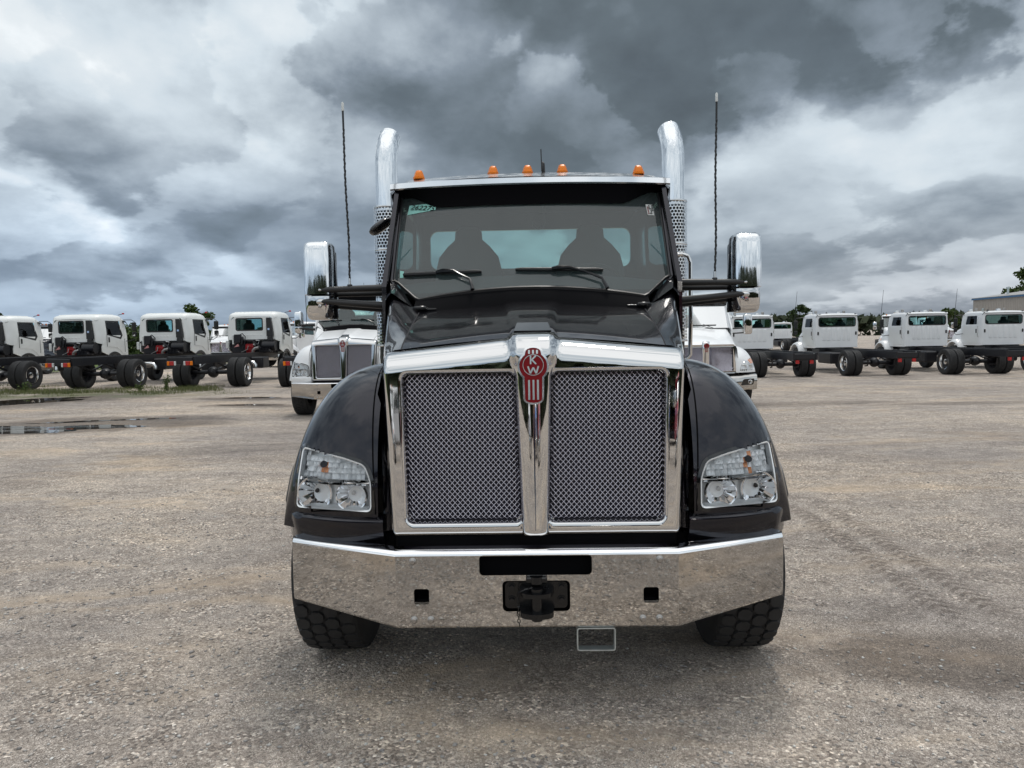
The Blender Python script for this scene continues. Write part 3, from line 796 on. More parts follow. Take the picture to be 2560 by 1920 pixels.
    for s in (1, -1):
        vs = []; dd = []
        for c in cols:
            for r in rows:
                x, z = xz(c, r); vs.append((s * x, s_y(x, z), z)); dd.append(sd_open(x, z))
        fs = []
        for i in range(len(cols) - 1):
            for j in range(k - 1):
                q = (i * k + j, i * k + j + 1, (i + 1) * k + j + 1, (i + 1) * k + j)
                if max(dd[a] for a in q) < -.0025: continue
                fs.append(q)
        mb.add(vs, fs)
        # return walls
        oc = [xz(cols[-1], r) for r in rows]
        mb.loft([[(s * x, s_y(x, z), z) for x, z in oc], [(s * (x + .004), s_y(x, z) + .06, z) for x, z in oc], [(s * (x + .012), .42, z) for x, z in oc]], closed=False, caps=False)
    sur = mb.build('grille_surround', chrome, root, 55)
    # woven mesh panels
    for s in (1, -1):
        mb = MB(); px, pz = .0253, .0277
        def inside(x, z): return sd_open(x, z) < -.002
        def gy(x, z):
            d = -sd_open(x, z); return .129 + .052 * (z - .733) / .89 + .022 * (1 - sm((d - .004) / .022))
        L = sqrt(px * px + pz * pz) / 2
        for dr in (1, -1):
            for i in range(-70, 90):
                # wire line: x = x0 + dr*t*px/2, z = .78 + t*pz/2
                x0 = .0 + i * px; pts = []; runs = []
                for t2 in range(0, 120):
                    t = t2 / 2; x = x0 + dr * t * px / 2; z = .785 + t * pz / 2
                    if z > 1.525: break
                    if inside(x, z):
                        ph = (t + (0 if dr > 0 else 1)) * pi
                        pts.append((s * x, gy(x, z) + .0016 * cos(ph), z))
                    elif pts:
                        runs.append(pts); pts = []
                if pts: runs.append(pts)
                for r in runs:
                    if len(r) > 1: mb.tube(r, .00165, 6, caps=False)
        mb.build('grille_mesh', mesh_wire, root, 80, fixn=False)
    mb = MB(); mb.box((0, .29, 1.12), (1.36, .05, .86), .005); mb.build('radiator', radiator_mat, root)
    # emblem
    e = bpy.data.objects.new('emblem', None); col.objects.link(e); e.parent = root; e.empty_display_size = .05
    def emb(off):
        P = []; r = .061 + off; cz = 1.548
        a1 = atan2(-sqrt(max(0, r * r - (.035 + off) ** 2)), .039 + off); a2 = atan2(sqrt(r * r - (.032 + off) ** 2), .036 + off)
        for i in range(13): a = lerp(a1, a2, i / 12); P.append((r * cos(a), cz + r * sin(a)))
        for i in range(9): a = pi * i / 8; P.append(((.032 + off) * cos(a), 1.612 + off * .5 + (.018 + off * .5) * sin(a)))
        for i in range(13): a = lerp(pi - a2, pi - a1, i / 12); P.append((r * cos(a), cz + r * sin(a)))
        for i in range(9): a = pi + pi * i / 8; P.append(((.035 + off) * cos(a), 1.392 + (.014 + off) * sin(a)))
        return P
    def ey(x, y, z): return (x, y + .007 + .052 * (z - .733) / .89 + (.012 * ((z - 1.58) / .05) ** 2 if z > 1.58 else 0), z)
    mb = MB(); mb.plate(emb(.014), [], .036, .06, fmap=ey); mb.plate(emb(.013), [emb(.005)], .029, .037, fmap=ey); mb.build('rim_plate', alu, e, 40)
    mb = MB(); mb.plate(emb(.005), [], .033, .045, fmap=ey); mb.build('badge', red_enamel, e, 40)
    mb = MB(); Y0, Y1 = .0290, .034
    def eb(p, q, w): bar2(mb, p, q, w, Y0, Y1)
    eb((-.012, 1.597), (-.012, 1.557), .007); eb((-.009, 1.575), (.013, 1.597), .007); eb((-.006, 1.578), (.014, 1.557), .007)
    for a, b in (((-.025, 1.547), (-.014, 1.513)), ((-.014, 1.513), (0, 1.541)), ((0, 1.541), (.014, 1.513)), ((.014, 1.513), (.025, 1.547))): eb(a, b, .0075)
    mb.plate(circ(0, 1.553, .050, 32), [circ(0, 1.553, .0475, 32)], Y0, Y1)
    for x in (-.021, 0, .021): eb((x, 1.482), (x, 1.388), .009)
    for x in (-.019, 0, .019): eb((x, 1.624), (x, 1.606), .009)
    mb.v = [ey(*p) for p in mb.v]
    mb.build('lettering', galv, e, 30)
    # ---------------- bumper
    b = bpy.data.objects.new('bumper', None); col.objects.link(b); b.parent = root; b.empty_display_size = .1
    zt, zb = .658, .318
    mb = MB()
    lic = rrect(-.270, .262, .563, .660, .02); hit = rrect(-.162, .158, .388, .536, .022)
    holes = [lic, hit] + [rrect(cx - .036, cx + .036, .425, .500, .012) for cx in (-.547, .54)]
    mb.plate([(-.668, zb), (.668, zb), (.668, zt), (-.668, zt)], holes, 0, .007); mb.build('centre_panel', steel, b, 30)
    for s in (1, -1):
        mb = MB()
        A = (s * .6685, 0.0003, zb); B = (s * 1.243, .26, .372); C = (s * 1.243, .26, .664 - .004); D = (s * .6685, .0003, zt)
        th = Vector((0, .008, 0))
        def q(u, v):
            a = Vector(A).lerp(Vector(B), u); d = Vector(D).lerp(Vector(C), u); return a.lerp(d, v)
        mb.grid(lambda u, v: tuple(q(u, v)), 24, 10)
        mb.loft([[C, (s * 1.247, .268, .66), (s * 1.247, .33, .66)], [B, (s * 1.247, .268, .375), (s * 1.247, .33, .40)]], closed=False, caps=False)
        mb.build('side_panel', steel, b, 30)
    mb = MB(); prof = [(0.0, -.0005), (.002, .006), (.006, .012), (.018, .021), (.03, .024), (.08, .026)]
    st = [(-1.243, .26), (-.67, 0), (.67, 0), (1.243, .26)]
    mb.loft([[(x, y + dy, zt + dz - (.004 if abs(x) > 1 else 0)) for dy, dz in prof] for x, y in st], closed=False, caps=False); mb.build('top_edge', edge_steel, b, 60)
    mb = MB(); st2 = [(-1.243, .26, .372), (-.67, 0, zb), (.67, 0, zb), (1.243, .26, .372)]
    mb.loft([[(x, y, z), (x, y + .004, z - .008), (x, y + .03, z - .012), (x, y + .06, z - .010)] for x, y, z in st2], closed=False, caps=False)
    mb.build('bottom_edge', steel, b, 40)
    for (x, z) in ((-.585, .634), (.58, .634), (-.585, .350), (-.505, .350), (.50, .350), (.578, .350)):
        mb = MB(); mb.lathe([(.018, 0), (.018, -.004), (.015, -.006), (.013, -.007), (.0125, -.014), (.010, -.017), (.0005, -.0175)], (x, 0, z), (0, 1, 0), 12); mb.build('bolt', bolt_steel, b, 30)
    mb = MB(); mb.plate(rrect(-.30, .29, .545, .675, .02), [], .05, .055)
    for cx in (-.547, .54):
        mb.plate(rrect(cx - .07, cx + .07, .40, .52, .01), [], .10, .11); mb.box((cx, .06, .432), (.06, .05, .008))
    mb.plate(rrect(-.2, .2, .35, .56, .02), [], .06, .07); mb.build('backing', deep_black, b)
    # tow hitch
    t = bpy.data.objects.new('tow_hitch', None); col.objects.link(t); t.parent = root; t.empty_display_size = .05
    mb = MB(); mb.plate(rrect(-.150, .146, .398, .526, .02), [], .014, .05)
    mb.box((0, .0, .545), (.10, .06, .03), .006); mb.build('mounting_plate', satin_black, t, 30)
    for (zc, th, r) in ((.487, .020, .072), (.392, .024, .078)):
        mb = MB(); P = [(-.085, .03), (.085, .03)] + [(r * cos(a), -.045 - .045 * sin(a) * (r / .075)) for a in [pi * i / 14 for i in range(15)]]
        mb.plate(P, [], 0, 1); mb.v = [(x, z, zc + (y - .5) * th * (1.0 if abs(x) < .08 else 1.6)) for (x, y, z) in mb.v]
        mb.build('jaw', satin_black, t, 30)
    mb = MB(); mb.cyl((0, -.045, .362), (0, -.045, .505), .026, .026, 20); mb.lathe([(.032, 0), (.032, .012), (.0005, .012)], (0, -.045, .505), (0, 0, 1), 20)
    mb.cyl((0, -.012, .53), (0, -.012, .562), .032, .030, 16); mb.build('pin', satin_black, t, 40)
    for x in (-.118, .118):
        for z in (.500, .438):
            mb = MB(); mb.cyl((x, .016, z), (x, -.006, z), .016, .015, 6); mb.cyl((x, .016, z), (x, .008, z), .021, .021, 16); mb.build('bolt', satin_black, t, 30)
    mb = MB(); pts = [(-.02, -.05, .52), (-.055, -.055, .512), (-.083, -.05, .50), (-.088, -.05, .47), (-.086, -.052, .43), (-.088, -.05, .385), (-.082, -.05, .335)]
    for i in range(len(pts) - 1):
        a, c = Vector(pts[i]), Vector(pts[i + 1]); m = max(1, int((c - a).length / .016))
        for j in range(m):
            p0 = a.lerp(c, j / m); p1 = a.lerp(c, (j + 1) / m); d = (p1 - p0); w = Vector((.006, 0, 0)) if j % 2 else Vector((0, .006, 0))
            mb.tube([p0 - w * .6, p0 + d * .2 - w, p0 + d * .9 - w, p1], .0022, 5); mb.tube([p0 + w * .6, p0 + d * .2 + w, p0 + d * .9 + w, p1], .0022, 5)
    mb.build('chain', satin_black, t, 40)
    # step bracket under the bumper
    mb = MB(); x0, x1, z0, z1 = .188, .372, .192, .305
    P = rrect(x0, x1, z0, z1, .014); mb.plate(P, [shrink(P, .006)], .0, .05)
    mb.box((.224, .025, .300), (.03, .02, .008), .002); mb.box((.338, .025, .300), (.03, .02, .008), .002)
    mb.build('step_loop', galv, root, 30)
    # dark space behind bumper/under grille
    mb = MB(); mb.box((0, .42, .70), (1.44, .25, .20), .01); mb.box((0, .50, .50), (1.1, .3, .26), .02)
    mb.box((0, .30, .705), (1.38, .02, .045), .004)
    for s in (1, -1):
        mb.box((s * .43, 3.9, .80), (.085, 7.0, .27), .006)
        mb.box((s * .80, .40, .62), (.26, .10, .10), .01)
        mb.plate([(s * .80, .47), (s * 1.15, .44), (s * 1.15, .56), (s * .80, .60)], [], .36, .37)
    mb.box((0, 3.4, .8), (.8, .12, .2), .01); mb.box((0, 5.4, .8), (.8, .12, .2), .01); mb.box((0, .86, .42), (1.9, .12, .12), .02)
    mb.box((0, 1.6, .56), (.62, 1.7, .50), .08); mb.box((0, 3.0, .60), (.45, 1.4, .40), .08); mb.box((0, 1.5, .92), (1.75, 1.9, .10), .02)  # unseen underbody boxes, added to deepen the shade under the truck
    mb.build('chassis_frame', frame_black, root)
    for i, (x, z) in enumerate(((-.47, .706), (-.44, .706), (.47, .706))):
        mb = MB(); mb.cyl((x, .285, z), (x, .275, z), .010, .010, 6); mb.build('bolt', alu, root)
    # ---------------- cab
    cab = bpy.data.objects.new('cab', None); col.objects.link(cab); cab.parent = root; cab.empty_display_size = .3
    sill, head = 2.04, 2.60
    secs = [(1.44, .955, .945, .78, 2.045, .0), (1.62, .962, .940, .78, 2.50, .0), (1.84, .965, .950, .78, 2.78, .06), (2.72, .965, .950, .78, 2.86, .08),
            (2.80, .965, .950, .78, 2.86, .08), (3.05, .965, .950, .78, 2.84, .10), (3.10, .93, .92, .80, 2.80, .10)]
    mb = MB()
    R = []
    for (y, hb, ht, zb_, zt_, r) in secs[2:]:
        pass
    # side walls (door skin) as plates with window holes
    for s in (1, -1):
        out = [(1.40, .78), (3.06, .78), (3.06, 2.78), (1.86, 2.78), (1.36, 2.02)]
        win = round_poly([(1.56, 2.08), (2.62, 2.02), (2.62, 2.62), (1.93, 2.64)], .04)
        m2 = MB(); m2.plate(out, [win], 0, .03)
        def mp(p):
            u, th, z = p; tp = max(0, (z - 2.0)) * .03
            return (s * (.967 - tp - th), u, z)
        mb.add([mp(p) for p in m2.v], m2.f)
    # rear wall with window
    mb.plate([(-.94, .80), (.94, .80), (.94, 2.70), (.86, 2.80), (-.86, 2.80), (-.94, 2.70)], [rrect(-.865, .865, 2.27, 2.60, .07)], 3.04, 3.08)
    # firewall / cowl sides rising to the pillars
    for s in (1, -1):
        rings = []
        for i in range(9):
            t = i / 8; y = 1.22 + .24 * t
            rings.append([(s * lerp(.715, .872, t), y + .02, lerp(1.845, 2.03, t)), (s * lerp(.76, .90, t), y + .01, lerp(1.875, 2.045, t) + .012), (s * lerp(.885, .935, t), y + .03, lerp(1.975, 2.06, t)),
                          (s * lerp(.925, .962, t), y + .04, lerp(1.93, 2.0, t)), (s * lerp(.935, .966, t), y + .04, 1.6), (s * lerp(.90, .96, t), y + .04, .9)])
        mb.loft(rings, closed=False, caps=False)
        # A pillar
        rings = []
        for i in range(13):
            t = i / 12; z = lerp(1.93, 2.76, t); xi = lerp(.80, .905, min(1, t / .15)); xo = lerp(.955, .958, t) - .0
            if t < .15: xo = lerp(.90, .957, t / .15)
            yi = ws_y(xi, z)
            rings.append([(s * xi, yi - .006, z), (s * (xi + .022), yi - .016, z), (s * (xo - .010), yi + .005, z), (s * (xo + .006), yi + .035, z), (s * (xo + .004), yi + .10, z), (s * xi, yi + .07, z)])
        mb.loft(rings)
    mb.box((0, 2.3, .80), (1.86, 1.5, .06), .01); mb.build('body', paint, cab, 32)
    # roof
    def roof(u, v):
        x = lerp(-.968, .968, u); y = lerp(1.715, 3.09, v)
        y += .10 * (x / .968) ** 2 * (1 - v)
        e_ = abs(x) / .968
        z = 2.770 + .120 * sm(min(1, (y - 1.70) / .50)) ** .7 - .052 * e_ ** 2.5 - .06 * max(0, (e_ - .9) / .1) ** 2
        z -= .08 * max(0, (v - .9) / .1) ** 2
        return (x, y, z)
    mb = MB(); mb.grid(roof, 48, 40)
    for s in (1, -1): mb.loft([[roof(1 if s > 0 else 0, v / 20) for v in range(21)], [(s * .962, roof(1, v / 20)[1], 2.64) for v in range(21)]], closed=False, caps=False)
    rf = mb.build('roof', paint, cab, 50)
    mb = MB(); mb.grid(lambda u, v: (lerp(-.93, .93, u), lerp(1.9, 3.05, v), 2.74), 4, 4); mb.build('headliner', trim_grey, cab)
    # visor
    v = bpy.data.objects.new('sun_visor', None); col.objects.link(v); v.parent = cab; v.empty_display_size = .1
    def vy(x): return 1.705 + .10 * (abs(x) / .97) ** 2.2
    def vz(x): return 2.770 - .006 * (x / .97) ** 2
    xs = [lerp(-.975, .975, i / 40) for i in range(41)]
    mb = MB(); mb.loft([[(x, vy(x) + .012, vz(x) + .003), (x, vy(x), vz(x) - .002), (x, vy(x) - .004, vz(x) - .038), (x, vy(x) + .004, vz(x) - .047), (x, vy(x) + .01, vz(x) - .034)] for x in xs])
    for s in (1, -1): mb.loft([[(s * .975, vy(.97), 2.764), (s * .980, 1.90, 2.750), (s * .978, 2.05, 2.74)], [(s * .975, vy(.97), 2.722), (s * .980, 1.84, 2.62), (s * .978, 1.92, 2.56)]], closed=False, caps=False)
    mb.build('visor_trim', edge_steel, v, 40)
    mb = MB(); mb.grid(lambda u, q: (roof(u, q * .17)[0] * 1.004, roof(u, q * .17)[1] - .006 * (1 - q), roof(u, q * .17)[2] + .004), 48, 8); mb.build('visor_top', alu, v, 60)
    def zl(x): return 2.592 + .09 * sm((abs(x) - .66) / .26)
    mb = MB(); mb.loft([[(x * .985, vy(x) + .004, vz(x) - .036), (x * .97, lerp(vy(x), ws_y(x, zl(x)), .6), lerp(vz(x), zl(x), .45) - .01), (x * .945, ws_y(x * .945, zl(x)) - .012, zl(x)), (x * .945, ws_y(x * .945, zl(x)) + .01, zl(x) + .05)] for x in xs], closed=False, caps=False)
    mb.build('visor_panel', deep_black, v, 50)
    # windshield
    def zbot(x): x = abs(x); return (1.995 - .125 * x * x) if x < .735 else lerp(1.928, 2.06, min(1, (x - .735) / .155))
    def wsf(off):
        def fn(u, v_):
            x = lerp(-.915, .915, u); zb0 = zbot(x); z = lerp(zb0, 2.745, v_); return (x, ws_y(x, z) + off, z)
        return fn
    mb = MB(); mb.grid(wsf(0), 60, 24); mb.build('windshield', ws_glass, cab, 60)
    mb = MB()
    xs2 = [lerp(-.925, .925, i / 74) for i in range(75)]
    mb.loft([[(x, ws_y(x, zbot(x)) - .012, zbot(x) - .012), (x, ws_y(x, zbot(x)) - .016, zbot(x) + .006), (x, ws_y(x, zbot(x)) - .004, zbot(x) + .014), (x, ws_y(x, zbot(x)) + .008, zbot(x))] for x in xs2])
    for s in (1, -1):
        mb.tube([(s * .908, ws_y(.908, z) - .006, z) for z in [lerp(2.05, 2.75, i / 10) for i in range(11)]], .009, 6)
    mb.build('window_gasket', plastic, cab, 40)
    # cowl below the glass, coloured near-black for the shade of the recess
    mb = MB()
    def hoodrear(x):
        a = abs(x); return (1.902 if a < .15 else lerp(1.882, 1.845, (a - .19) / .52) if a > .19 else lerp(1.902, 1.882, (a - .15) / .04))
    mb.loft([[(x, 1.235 - .05 * (x / .75) ** 2, hoodrear(x) - .03), (x, 1.262 - .05 * (x / .75) ** 2, hoodrear(x) + .006), (x, 1.29, lerp(hoodrear(x), zbot(x), .6)), (x, ws_y(x, zbot(x)) + .002, zbot(x) + .002)] for x in [lerp(-.745, .745, i / 50) for i in range(51)]], closed=False, caps=False)
    cw = mb.build('cowl', deep_black, cab, 40)
    for s in (1, -1):
        mb = MB()
        mb.tube([(s * .60, 1.238, 1.866), (s * .74, 1.222, 1.862)], [.008, .016], 8)
        mb.box((s * .70, 1.23, 1.872), (.09, .05, .03), .01)
        mb.build('hood_hinge', satin_black, cab, 40)
    # wipers
    for (xa, xb, za, zb2, hx, px_, pz) in ((-.845, -.322, 2.106, 2.113, -.575, -.395, 2.060), (-.100, .468, 2.121, 2.110, .180, .455, 2.052)):
        wp = bpy.data.objects.new('wiper', None); col.objects.link(wp); wp.parent = cab; wp.empty_display_size = .05
        def on(x, z, o): return (x, ws_y(x, z) - o, z)
        n_ = 14; mb = MB()
        mb.tube([on(lerp(xa, xb, i / n_), lerp(za, zb2, i / n_), .022) for i in range(n_ + 1)], [.007] + [.0115] * (n_ - 1) + [.007], 6)
        mb.tube([on(lerp(xa, xb, i / n_), lerp(za, zb2, i / n_) - .006, .008) for i in range(n_ + 1)], .005, 4); mb.build('blade', plastic, wp, 40)
        zh = lerp(za, zb2, .5)
        mb = MB(); mb.tube([on(hx - .045, zh + .004, .036), on(hx, zh + .010, .044), on(hx + .07, zh + .010, .044), on(lerp(hx, px_, .6), lerp(zh, pz, .45) + .01, .04), on(px_, pz, .035), on(px_ + (.02 if px_ < 0 else .03), pz - .07, .035)],
                           [.010, .016, .010, .0075, .009, .014], 6); mb.build('arm', satin_black, wp, 40)
    # marker lights, roof antenna
    for x in (-.80, -.262, -.012, .238, .785):
        zz = roof((x + .968) / 1.936, .215)[2]
        mb = MB(); rings = []
        for (h_, sx, sy) in ((-.01, .040, .055), (.004, .040, .055), (.006, .037, .050), (.030, .030, .040), (.050, .022, .026), (.056, .012, .014)):
            rings.append([(x + px2 * sx, 2.02 + py2 * sy, zz + h_) for px2, py2 in ((1, .5), (.6, 1), (-.6, 1), (-1, .5), (-1, -.5), (-.6, -1), (.6, -1), (1, -.5))])
        mb.loft(rings); mb.build('marker_light', amber, cab, 30)
    mb = MB(); zz = roof(.555, .35)[2]; mb.tube([(.105, 2.12, zz - .01), (.105, 2.12, zz + .06), (.100, 2.13, zz + .075)], [.014, .010, .005], 8); mb.tube([(.092, 2.10, zz), (.088, 2.10, zz + .16)], .0045, 6)
    mb.build('roof_antenna', plastic, cab, 40)
    # side + rear glass
    for s in (1, -1):
        mb = MB(); mb.plate(round_poly([(1.55, 2.07), (2.63, 2.01), (2.63, 2.63), (1.92, 2.65)], .04), [], 0, .004)
        mb.v = [(s * (.955 - max(0, z - 2) * .03 - th), u, z) for (u, th, z) in mb.v]; mb.build('door_window', side_glass, cab)
    mb = MB(); mb.plate(rrect(-.87, .87, 2.265, 2.605, .07), [], 3.05, 3.054); mb.build('rear_window', rear_glass, cab)
    # interior
    it = bpy.data.objects.new('interior', None); col.objects.link(it); it.parent = cab; it.empty_display_size = .2
    mb = MB()
    mb.loft([[(x, ws_y(x, 2.0) + .05, 1.98), (x, ws_y(x, 2.09) + .04, 2.085 - .05 * (x / .9) ** 2), (x, 1.80, 2.10 - .04 * (x / .9) ** 2), (x, 1.95, 2.05), (x, 1.98, 1.6)] for x in [lerp(-.90, .90, i / 12) for i in range(13)]], closed=False, caps=False)
    mb.build('dashboard', trim_grey, it, 50)
    for sx in (-.49, .475):
        mb = MB(); rings = []
        for (z, hw, d) in ((1.55, .24, .10), (1.9, .27, .09), (2.2, .265, .075), (2.32, .235, .07), (2.40, .17, .065), (2.455, .11, .06), (2.52, .105, .055), (2.555, .07, .04)):
            rings.append([(sx + hw * c_, 2.42 + (z - 1.6) * .12 + d * s_, z) for c_, s_ in [(cos(2 * pi * i / 16), sin(2 * pi * i / 16)) for i in range(16)]])
        mb.loft(rings); mb.box((sx, 2.2, 1.55), (.5, .5, .14), .04); mb.build('seat', seat_cloth, it, 60)
    mb = MB(); c0 = Vector((.46, 2.04, 2.06)); ax = Vector((0, -.75, .66)).normalized(); u_ = Vector((1, 0, 0)); w_ = ax.cross(u_)
    mb.tube([c0 + (u_ * cos(a) + w_ * sin(a)) * .20 for a in [2 * pi * i / 24 for i in range(25)]], .014, 6); mb.tube([c0 - u_ * .2, c0, c0 + u_ * .2], .016, 6); mb.tube([c0, c0 - ax * .3], .025, 8)
    mb.build('steering_wheel', plastic, it, 50)
    mb = MB(); mb.tube([(.06 + .042 * cos(a), 1.9, 2.50 + .055 * sin(a)) for a in [pi + pi * i / 10 for i in range(11)]] + [(.102, 1.9, 2.56), (.102, 1.9, 2.6)], .007, 6); mb.build('grab_strap', plastic, it, 50)
    # ---------------- stacks
    for s in (1, -1):
        st_ = bpy.data.objects.new('exhaust_stack', None); col.objects.link(st_); st_.parent = root; st_.empty_display_size = .2
        cx, cy = s * 1.262, 3.20
        mb = MB(); path = [(cx, cy, 2.72), (cx, cy, 3.0), (cx, cy, 3.22)] + [(cx - s * .07 * (1 - cos(a)), cy + .45 * (1 - cos(a)), 3.20 + .42 * sin(a)) for a in [radians(42) * i / 8 for i in range(1, 9)]]
        mb.tube(path, .097, 36, caps=False); mb.tube([path[-1], path[-2]], .090, 24, caps=False); mb.build('exhaust_pipe', pipe_chrome, st_, 60)
        mb = MB(); n1, n2 = 26, 44; r0 = .120; z0, z1 = 1.62, 2.835; dz = (z1 - z0) / n2
        for j in range(n2):
            for i in range(n1):
                a0 = 2 * pi * (i + (.5 if j % 2 else 0)) / n1; da = pi / n1; zc = z0 + dz * (j + .5)
                rh = .0122; m = 8; outer = [(1, 0), (1, 1), (0, 1), (-1, 1), (-1, 0), (-1, -1), (0, -1), (1, -1)]
                vs = []
                for (ox, oz) in outer: a = a0 + ox * da; vs.append((cx + r0 * sin(a), cy - r0 * cos(a), zc + oz * dz / 2))
                for kk in range(m):
                    th = 2 * pi * kk / m; a = a0 + rh * cos(th) / r0; vs.append((cx + r0 * sin(a), cy - r0 * cos(a), zc + rh * sin(th)))
                if j in (13, 14, 30): continue
                mb.add(vs, [(q_, (q_ + 1) % 8, 8 + (q_ + 1) % 8, 8 + q_) for q_ in range(8)])
        for zz in (z1, z0, z0 + dz * 14, z0 + dz * 30.5): mb.lathe([(r0 + .003, -.008), (r0 + .005, 0), (r0 + .003, .008)], (cx, cy, zz), (0, 0, 1), 36)
        mb.lathe([(r0 + .001, z0 + dz * 12.9), (r0 + .001, z0 + dz * 15.1)], (cx, cy, 0), (0, 0, 1), 36); mb.lathe([(r0 + .001, z0 + dz * 29.9), (r0 + .001, z0 + dz * 31.1)], (cx, cy, 0), (0, 0, 1), 36)
        mb.build('heat_shield', chrome, st_, 60)
        mb = MB(); mb.cyl((cx, cy, 1.2), (cx, cy, 2.80), .098, .098, 24); mb.build('muffler', satin_black, st_, 60)
    mb = MB(); mb.tube([(1.20, 2.92, 2.345), (1.28, 2.92, 2.352), (1.335, 2.92, 2.335), (1.355, 2.92, 2.28), (1.355, 2.92, 1.8), (1.350, 2.92, 1.50), (1.30, 2.92, 1.44), (1.2, 2.92, 1.43)], .018, 10)
    mb.tube([(1.0, 2.92, 1.98), (1.36, 2.92, 1.98)], .012, 8); mb.build('grab_handle', chrome, root, 60)
    # ---------------- mirrors
    def se(cx, cy, hx, hy, z, e_=.5, n_=24):
        out = []
        for i in range(n_):
            a = 2 * pi * i / n_; c_, s_ = cos(a), sin(a); out.append((cx + hx * math.copysign(abs(c_) ** e_, c_), cy + hy * math.copysign(abs(s_) ** e_, s_), z))
        return out
    for s in (1, -1):
        m_ = bpy.data.objects.new('side_mirror', None); col.objects.link(m_); m_.parent = root; m_.empty_display_size = .1
        mb = MB(); Z = [(1.978, .86), (1.984, 1.0), (2.1, 1.0), (2.27, .99), (2.305, .95), (2.322, .86), (2.333, .70), (2.337, .4)]
        mb.loft([se(s * 1.410, 1.50 + .06 * (1 - k_), .091 * k_, .078 * k_, z) for z, k_ in Z]); mb.build('upper_shell', mirror_chrome, m_, 60)
        mb = MB(); Z = [(1.972, .93), (1.95, .945), (1.87, .93), (1.84, .88), (1.824, .78), (1.816, .6)]
        mb.loft([se(s * 1.407, 1.50 + .04 * (1 - k_), .092 * k_, .078 * k_, z) for z, k_ in Z]); mb.build('lower_shell', chrome, m_, 60)
        mb = MB(); Z = [(1.822, .95), (1.85, 1.0), (2.05, .96), (2.27, .80), (2.31, .72), (2.328, .5)]
        mb.loft([se(s * (1.418 - .022 * k_), 1.575, .086 * (.6 + .4 * k_), .052, z, .45) for z, k_ in Z]); mb.build('mirror_back', gloss_black, m_, 60)
        mb = MB(); mb.plate(rrect(s * 1.39 - .07, s * 1.39 + .07, 1.86, 2.29, .03), [], 1.616, 1.620); mb.build('mirror_glass', chrome, m_)
        for (zo, zi, xi) in ((2.012, 2.020, .955), (1.935, 1.905, .97)):
            mb = MB(); mb.tube([(s * 1.390, 1.440, zo), (s * 1.34, 1.44, zo + .001), (s * 1.15, 1.44, lerp(zo, zi, .55)), (s * xi, 1.47, zi)], [.017, .022, .024, .027], 12, flat=.9); mb.build('mirror_arm', plastic, m_, 50)
            mb = MB(); mb.lathe([(.0005, -.012), (.012, -.008), (.021, .004), (.024, .02), (.022, .045)], (s * 1.412, 1.445, zo), (-s, 0, 0), 16); mb.build('arm_cap', chrome, m_, 60)
            mb = MB(); mb.tube([(s * 1.34, 1.60, zo - .02), (s * 1.0, 1.72, zi - .02)], .02, 8); mb.build('mirror_arm', plastic, m_, 50)
        an = bpy.data.objects.new('whip_antenna', None); col.objects.link(an); an.parent = root; an.empty_display_size = .1
        mb = MB(); mb.cyl((s * 1.192, 1.44, 2.028), (s * 1.192, 1.44, 2.045), .019, .016, 12, mi=1); mb.cyl((s * 1.192, 1.44, 2.045), (s * 1.192, 1.44, 2.085), .008, .007, 10); mb.build('antenna_base', [alu, plastic], an, 40)
        path = []; nn = 150
        for i in range(nn + 1):
            t_ = i / nn; z = lerp(2.08, 3.165, t_); wob = .0013 * (1 if t_ < .9 else 0)
            path.append((s * 1.192 + s * .010 * t_ + .006 * sin(t_ * 7) * (1 - t_) + wob * sin(t_ * 130), 1.44 + wob * cos(t_ * 130), z))
        mb = MB(); mb.tube(path, [(.0070 + .0011 * sin(i * 1.9)) if i < 135 else .0068 for i in range(nn + 1)], 7); mb.build('antenna_rod', plastic, an, 60)
        mb = MB(); e0 = Vector(path[-1]); mb.tube([e0 - Vector((0, 0, .004)), e0 + Vector((0, 0, .045)), e0 + Vector((0, 0, .052))], [.0085, .0085, .004], 10); mb.build('antenna_tip', white_plastic, an, 50)
    # look-down mirror on the passenger side pillar
    mb = MB(); c0 = Vector((-1.075, 1.90, 2.482)); ax = Vector((.62, .15, .47)).normalized(); R_ = Matrix((Vector((0, 1, 0)).cross(ax).normalized(), Vector((0, 1, 0)), ax)).transposed()
    rings = []
    for (t_, k_) in ((-.085, .15), (-.078, .55), (-.05, .9), (0, 1.0), (.05, .95), (.075, .75), (.09, .4)):
        rings.append([tuple(c0 + ax * t_ + (Vector((0, 1, 0)).cross(ax).normalized() * (.036 * k_ * cos(a)) + Vector((0, 1, 0)) * (.085 * k_ * sin(a)))) for a in [2 * pi * i / 16 for i in range(16)]])
    mb.loft(rings); mb.tube([(-1.02, 1.9, 2.53), (-.94, 1.9, 2.55)], .016, 8); mb.build('look_down_mirror', gloss_black, root, 60)
    # rear axles
    for s in (1, -1):
        for y in (5.3, 6.65):
            wheel(root, s * .80, y, .52, side=s, dish=.04, chrome_rim=False); wheel(root, s * 1.10, y, .52, side=s, dish=.16)
        mb = MB(); mb.lathe([(.0005, -.6), (.29, -.6), (.32, -.56), (.32, .56), (.29, .6), (.0005, .6)], (s * .86, 2.45, .66), (0, 1, 0), 28); mb.build('fuel_tank', alu, root, 40)
    mb = MB()
    for y in (5.3, 6.65): mb.cyl((-1.2, y, .42), (1.2, y, .42), .09, .09, 12); mb.lathe([(.0005, -.2), (.16, -.12), (.2, 0), (.16, .12), (.0005, .2)], (0, y, .42), (0, 1, 0), 16)
    mb.build('rear_axle', frame_black, root, 40)
    MB.tf = None
    return root

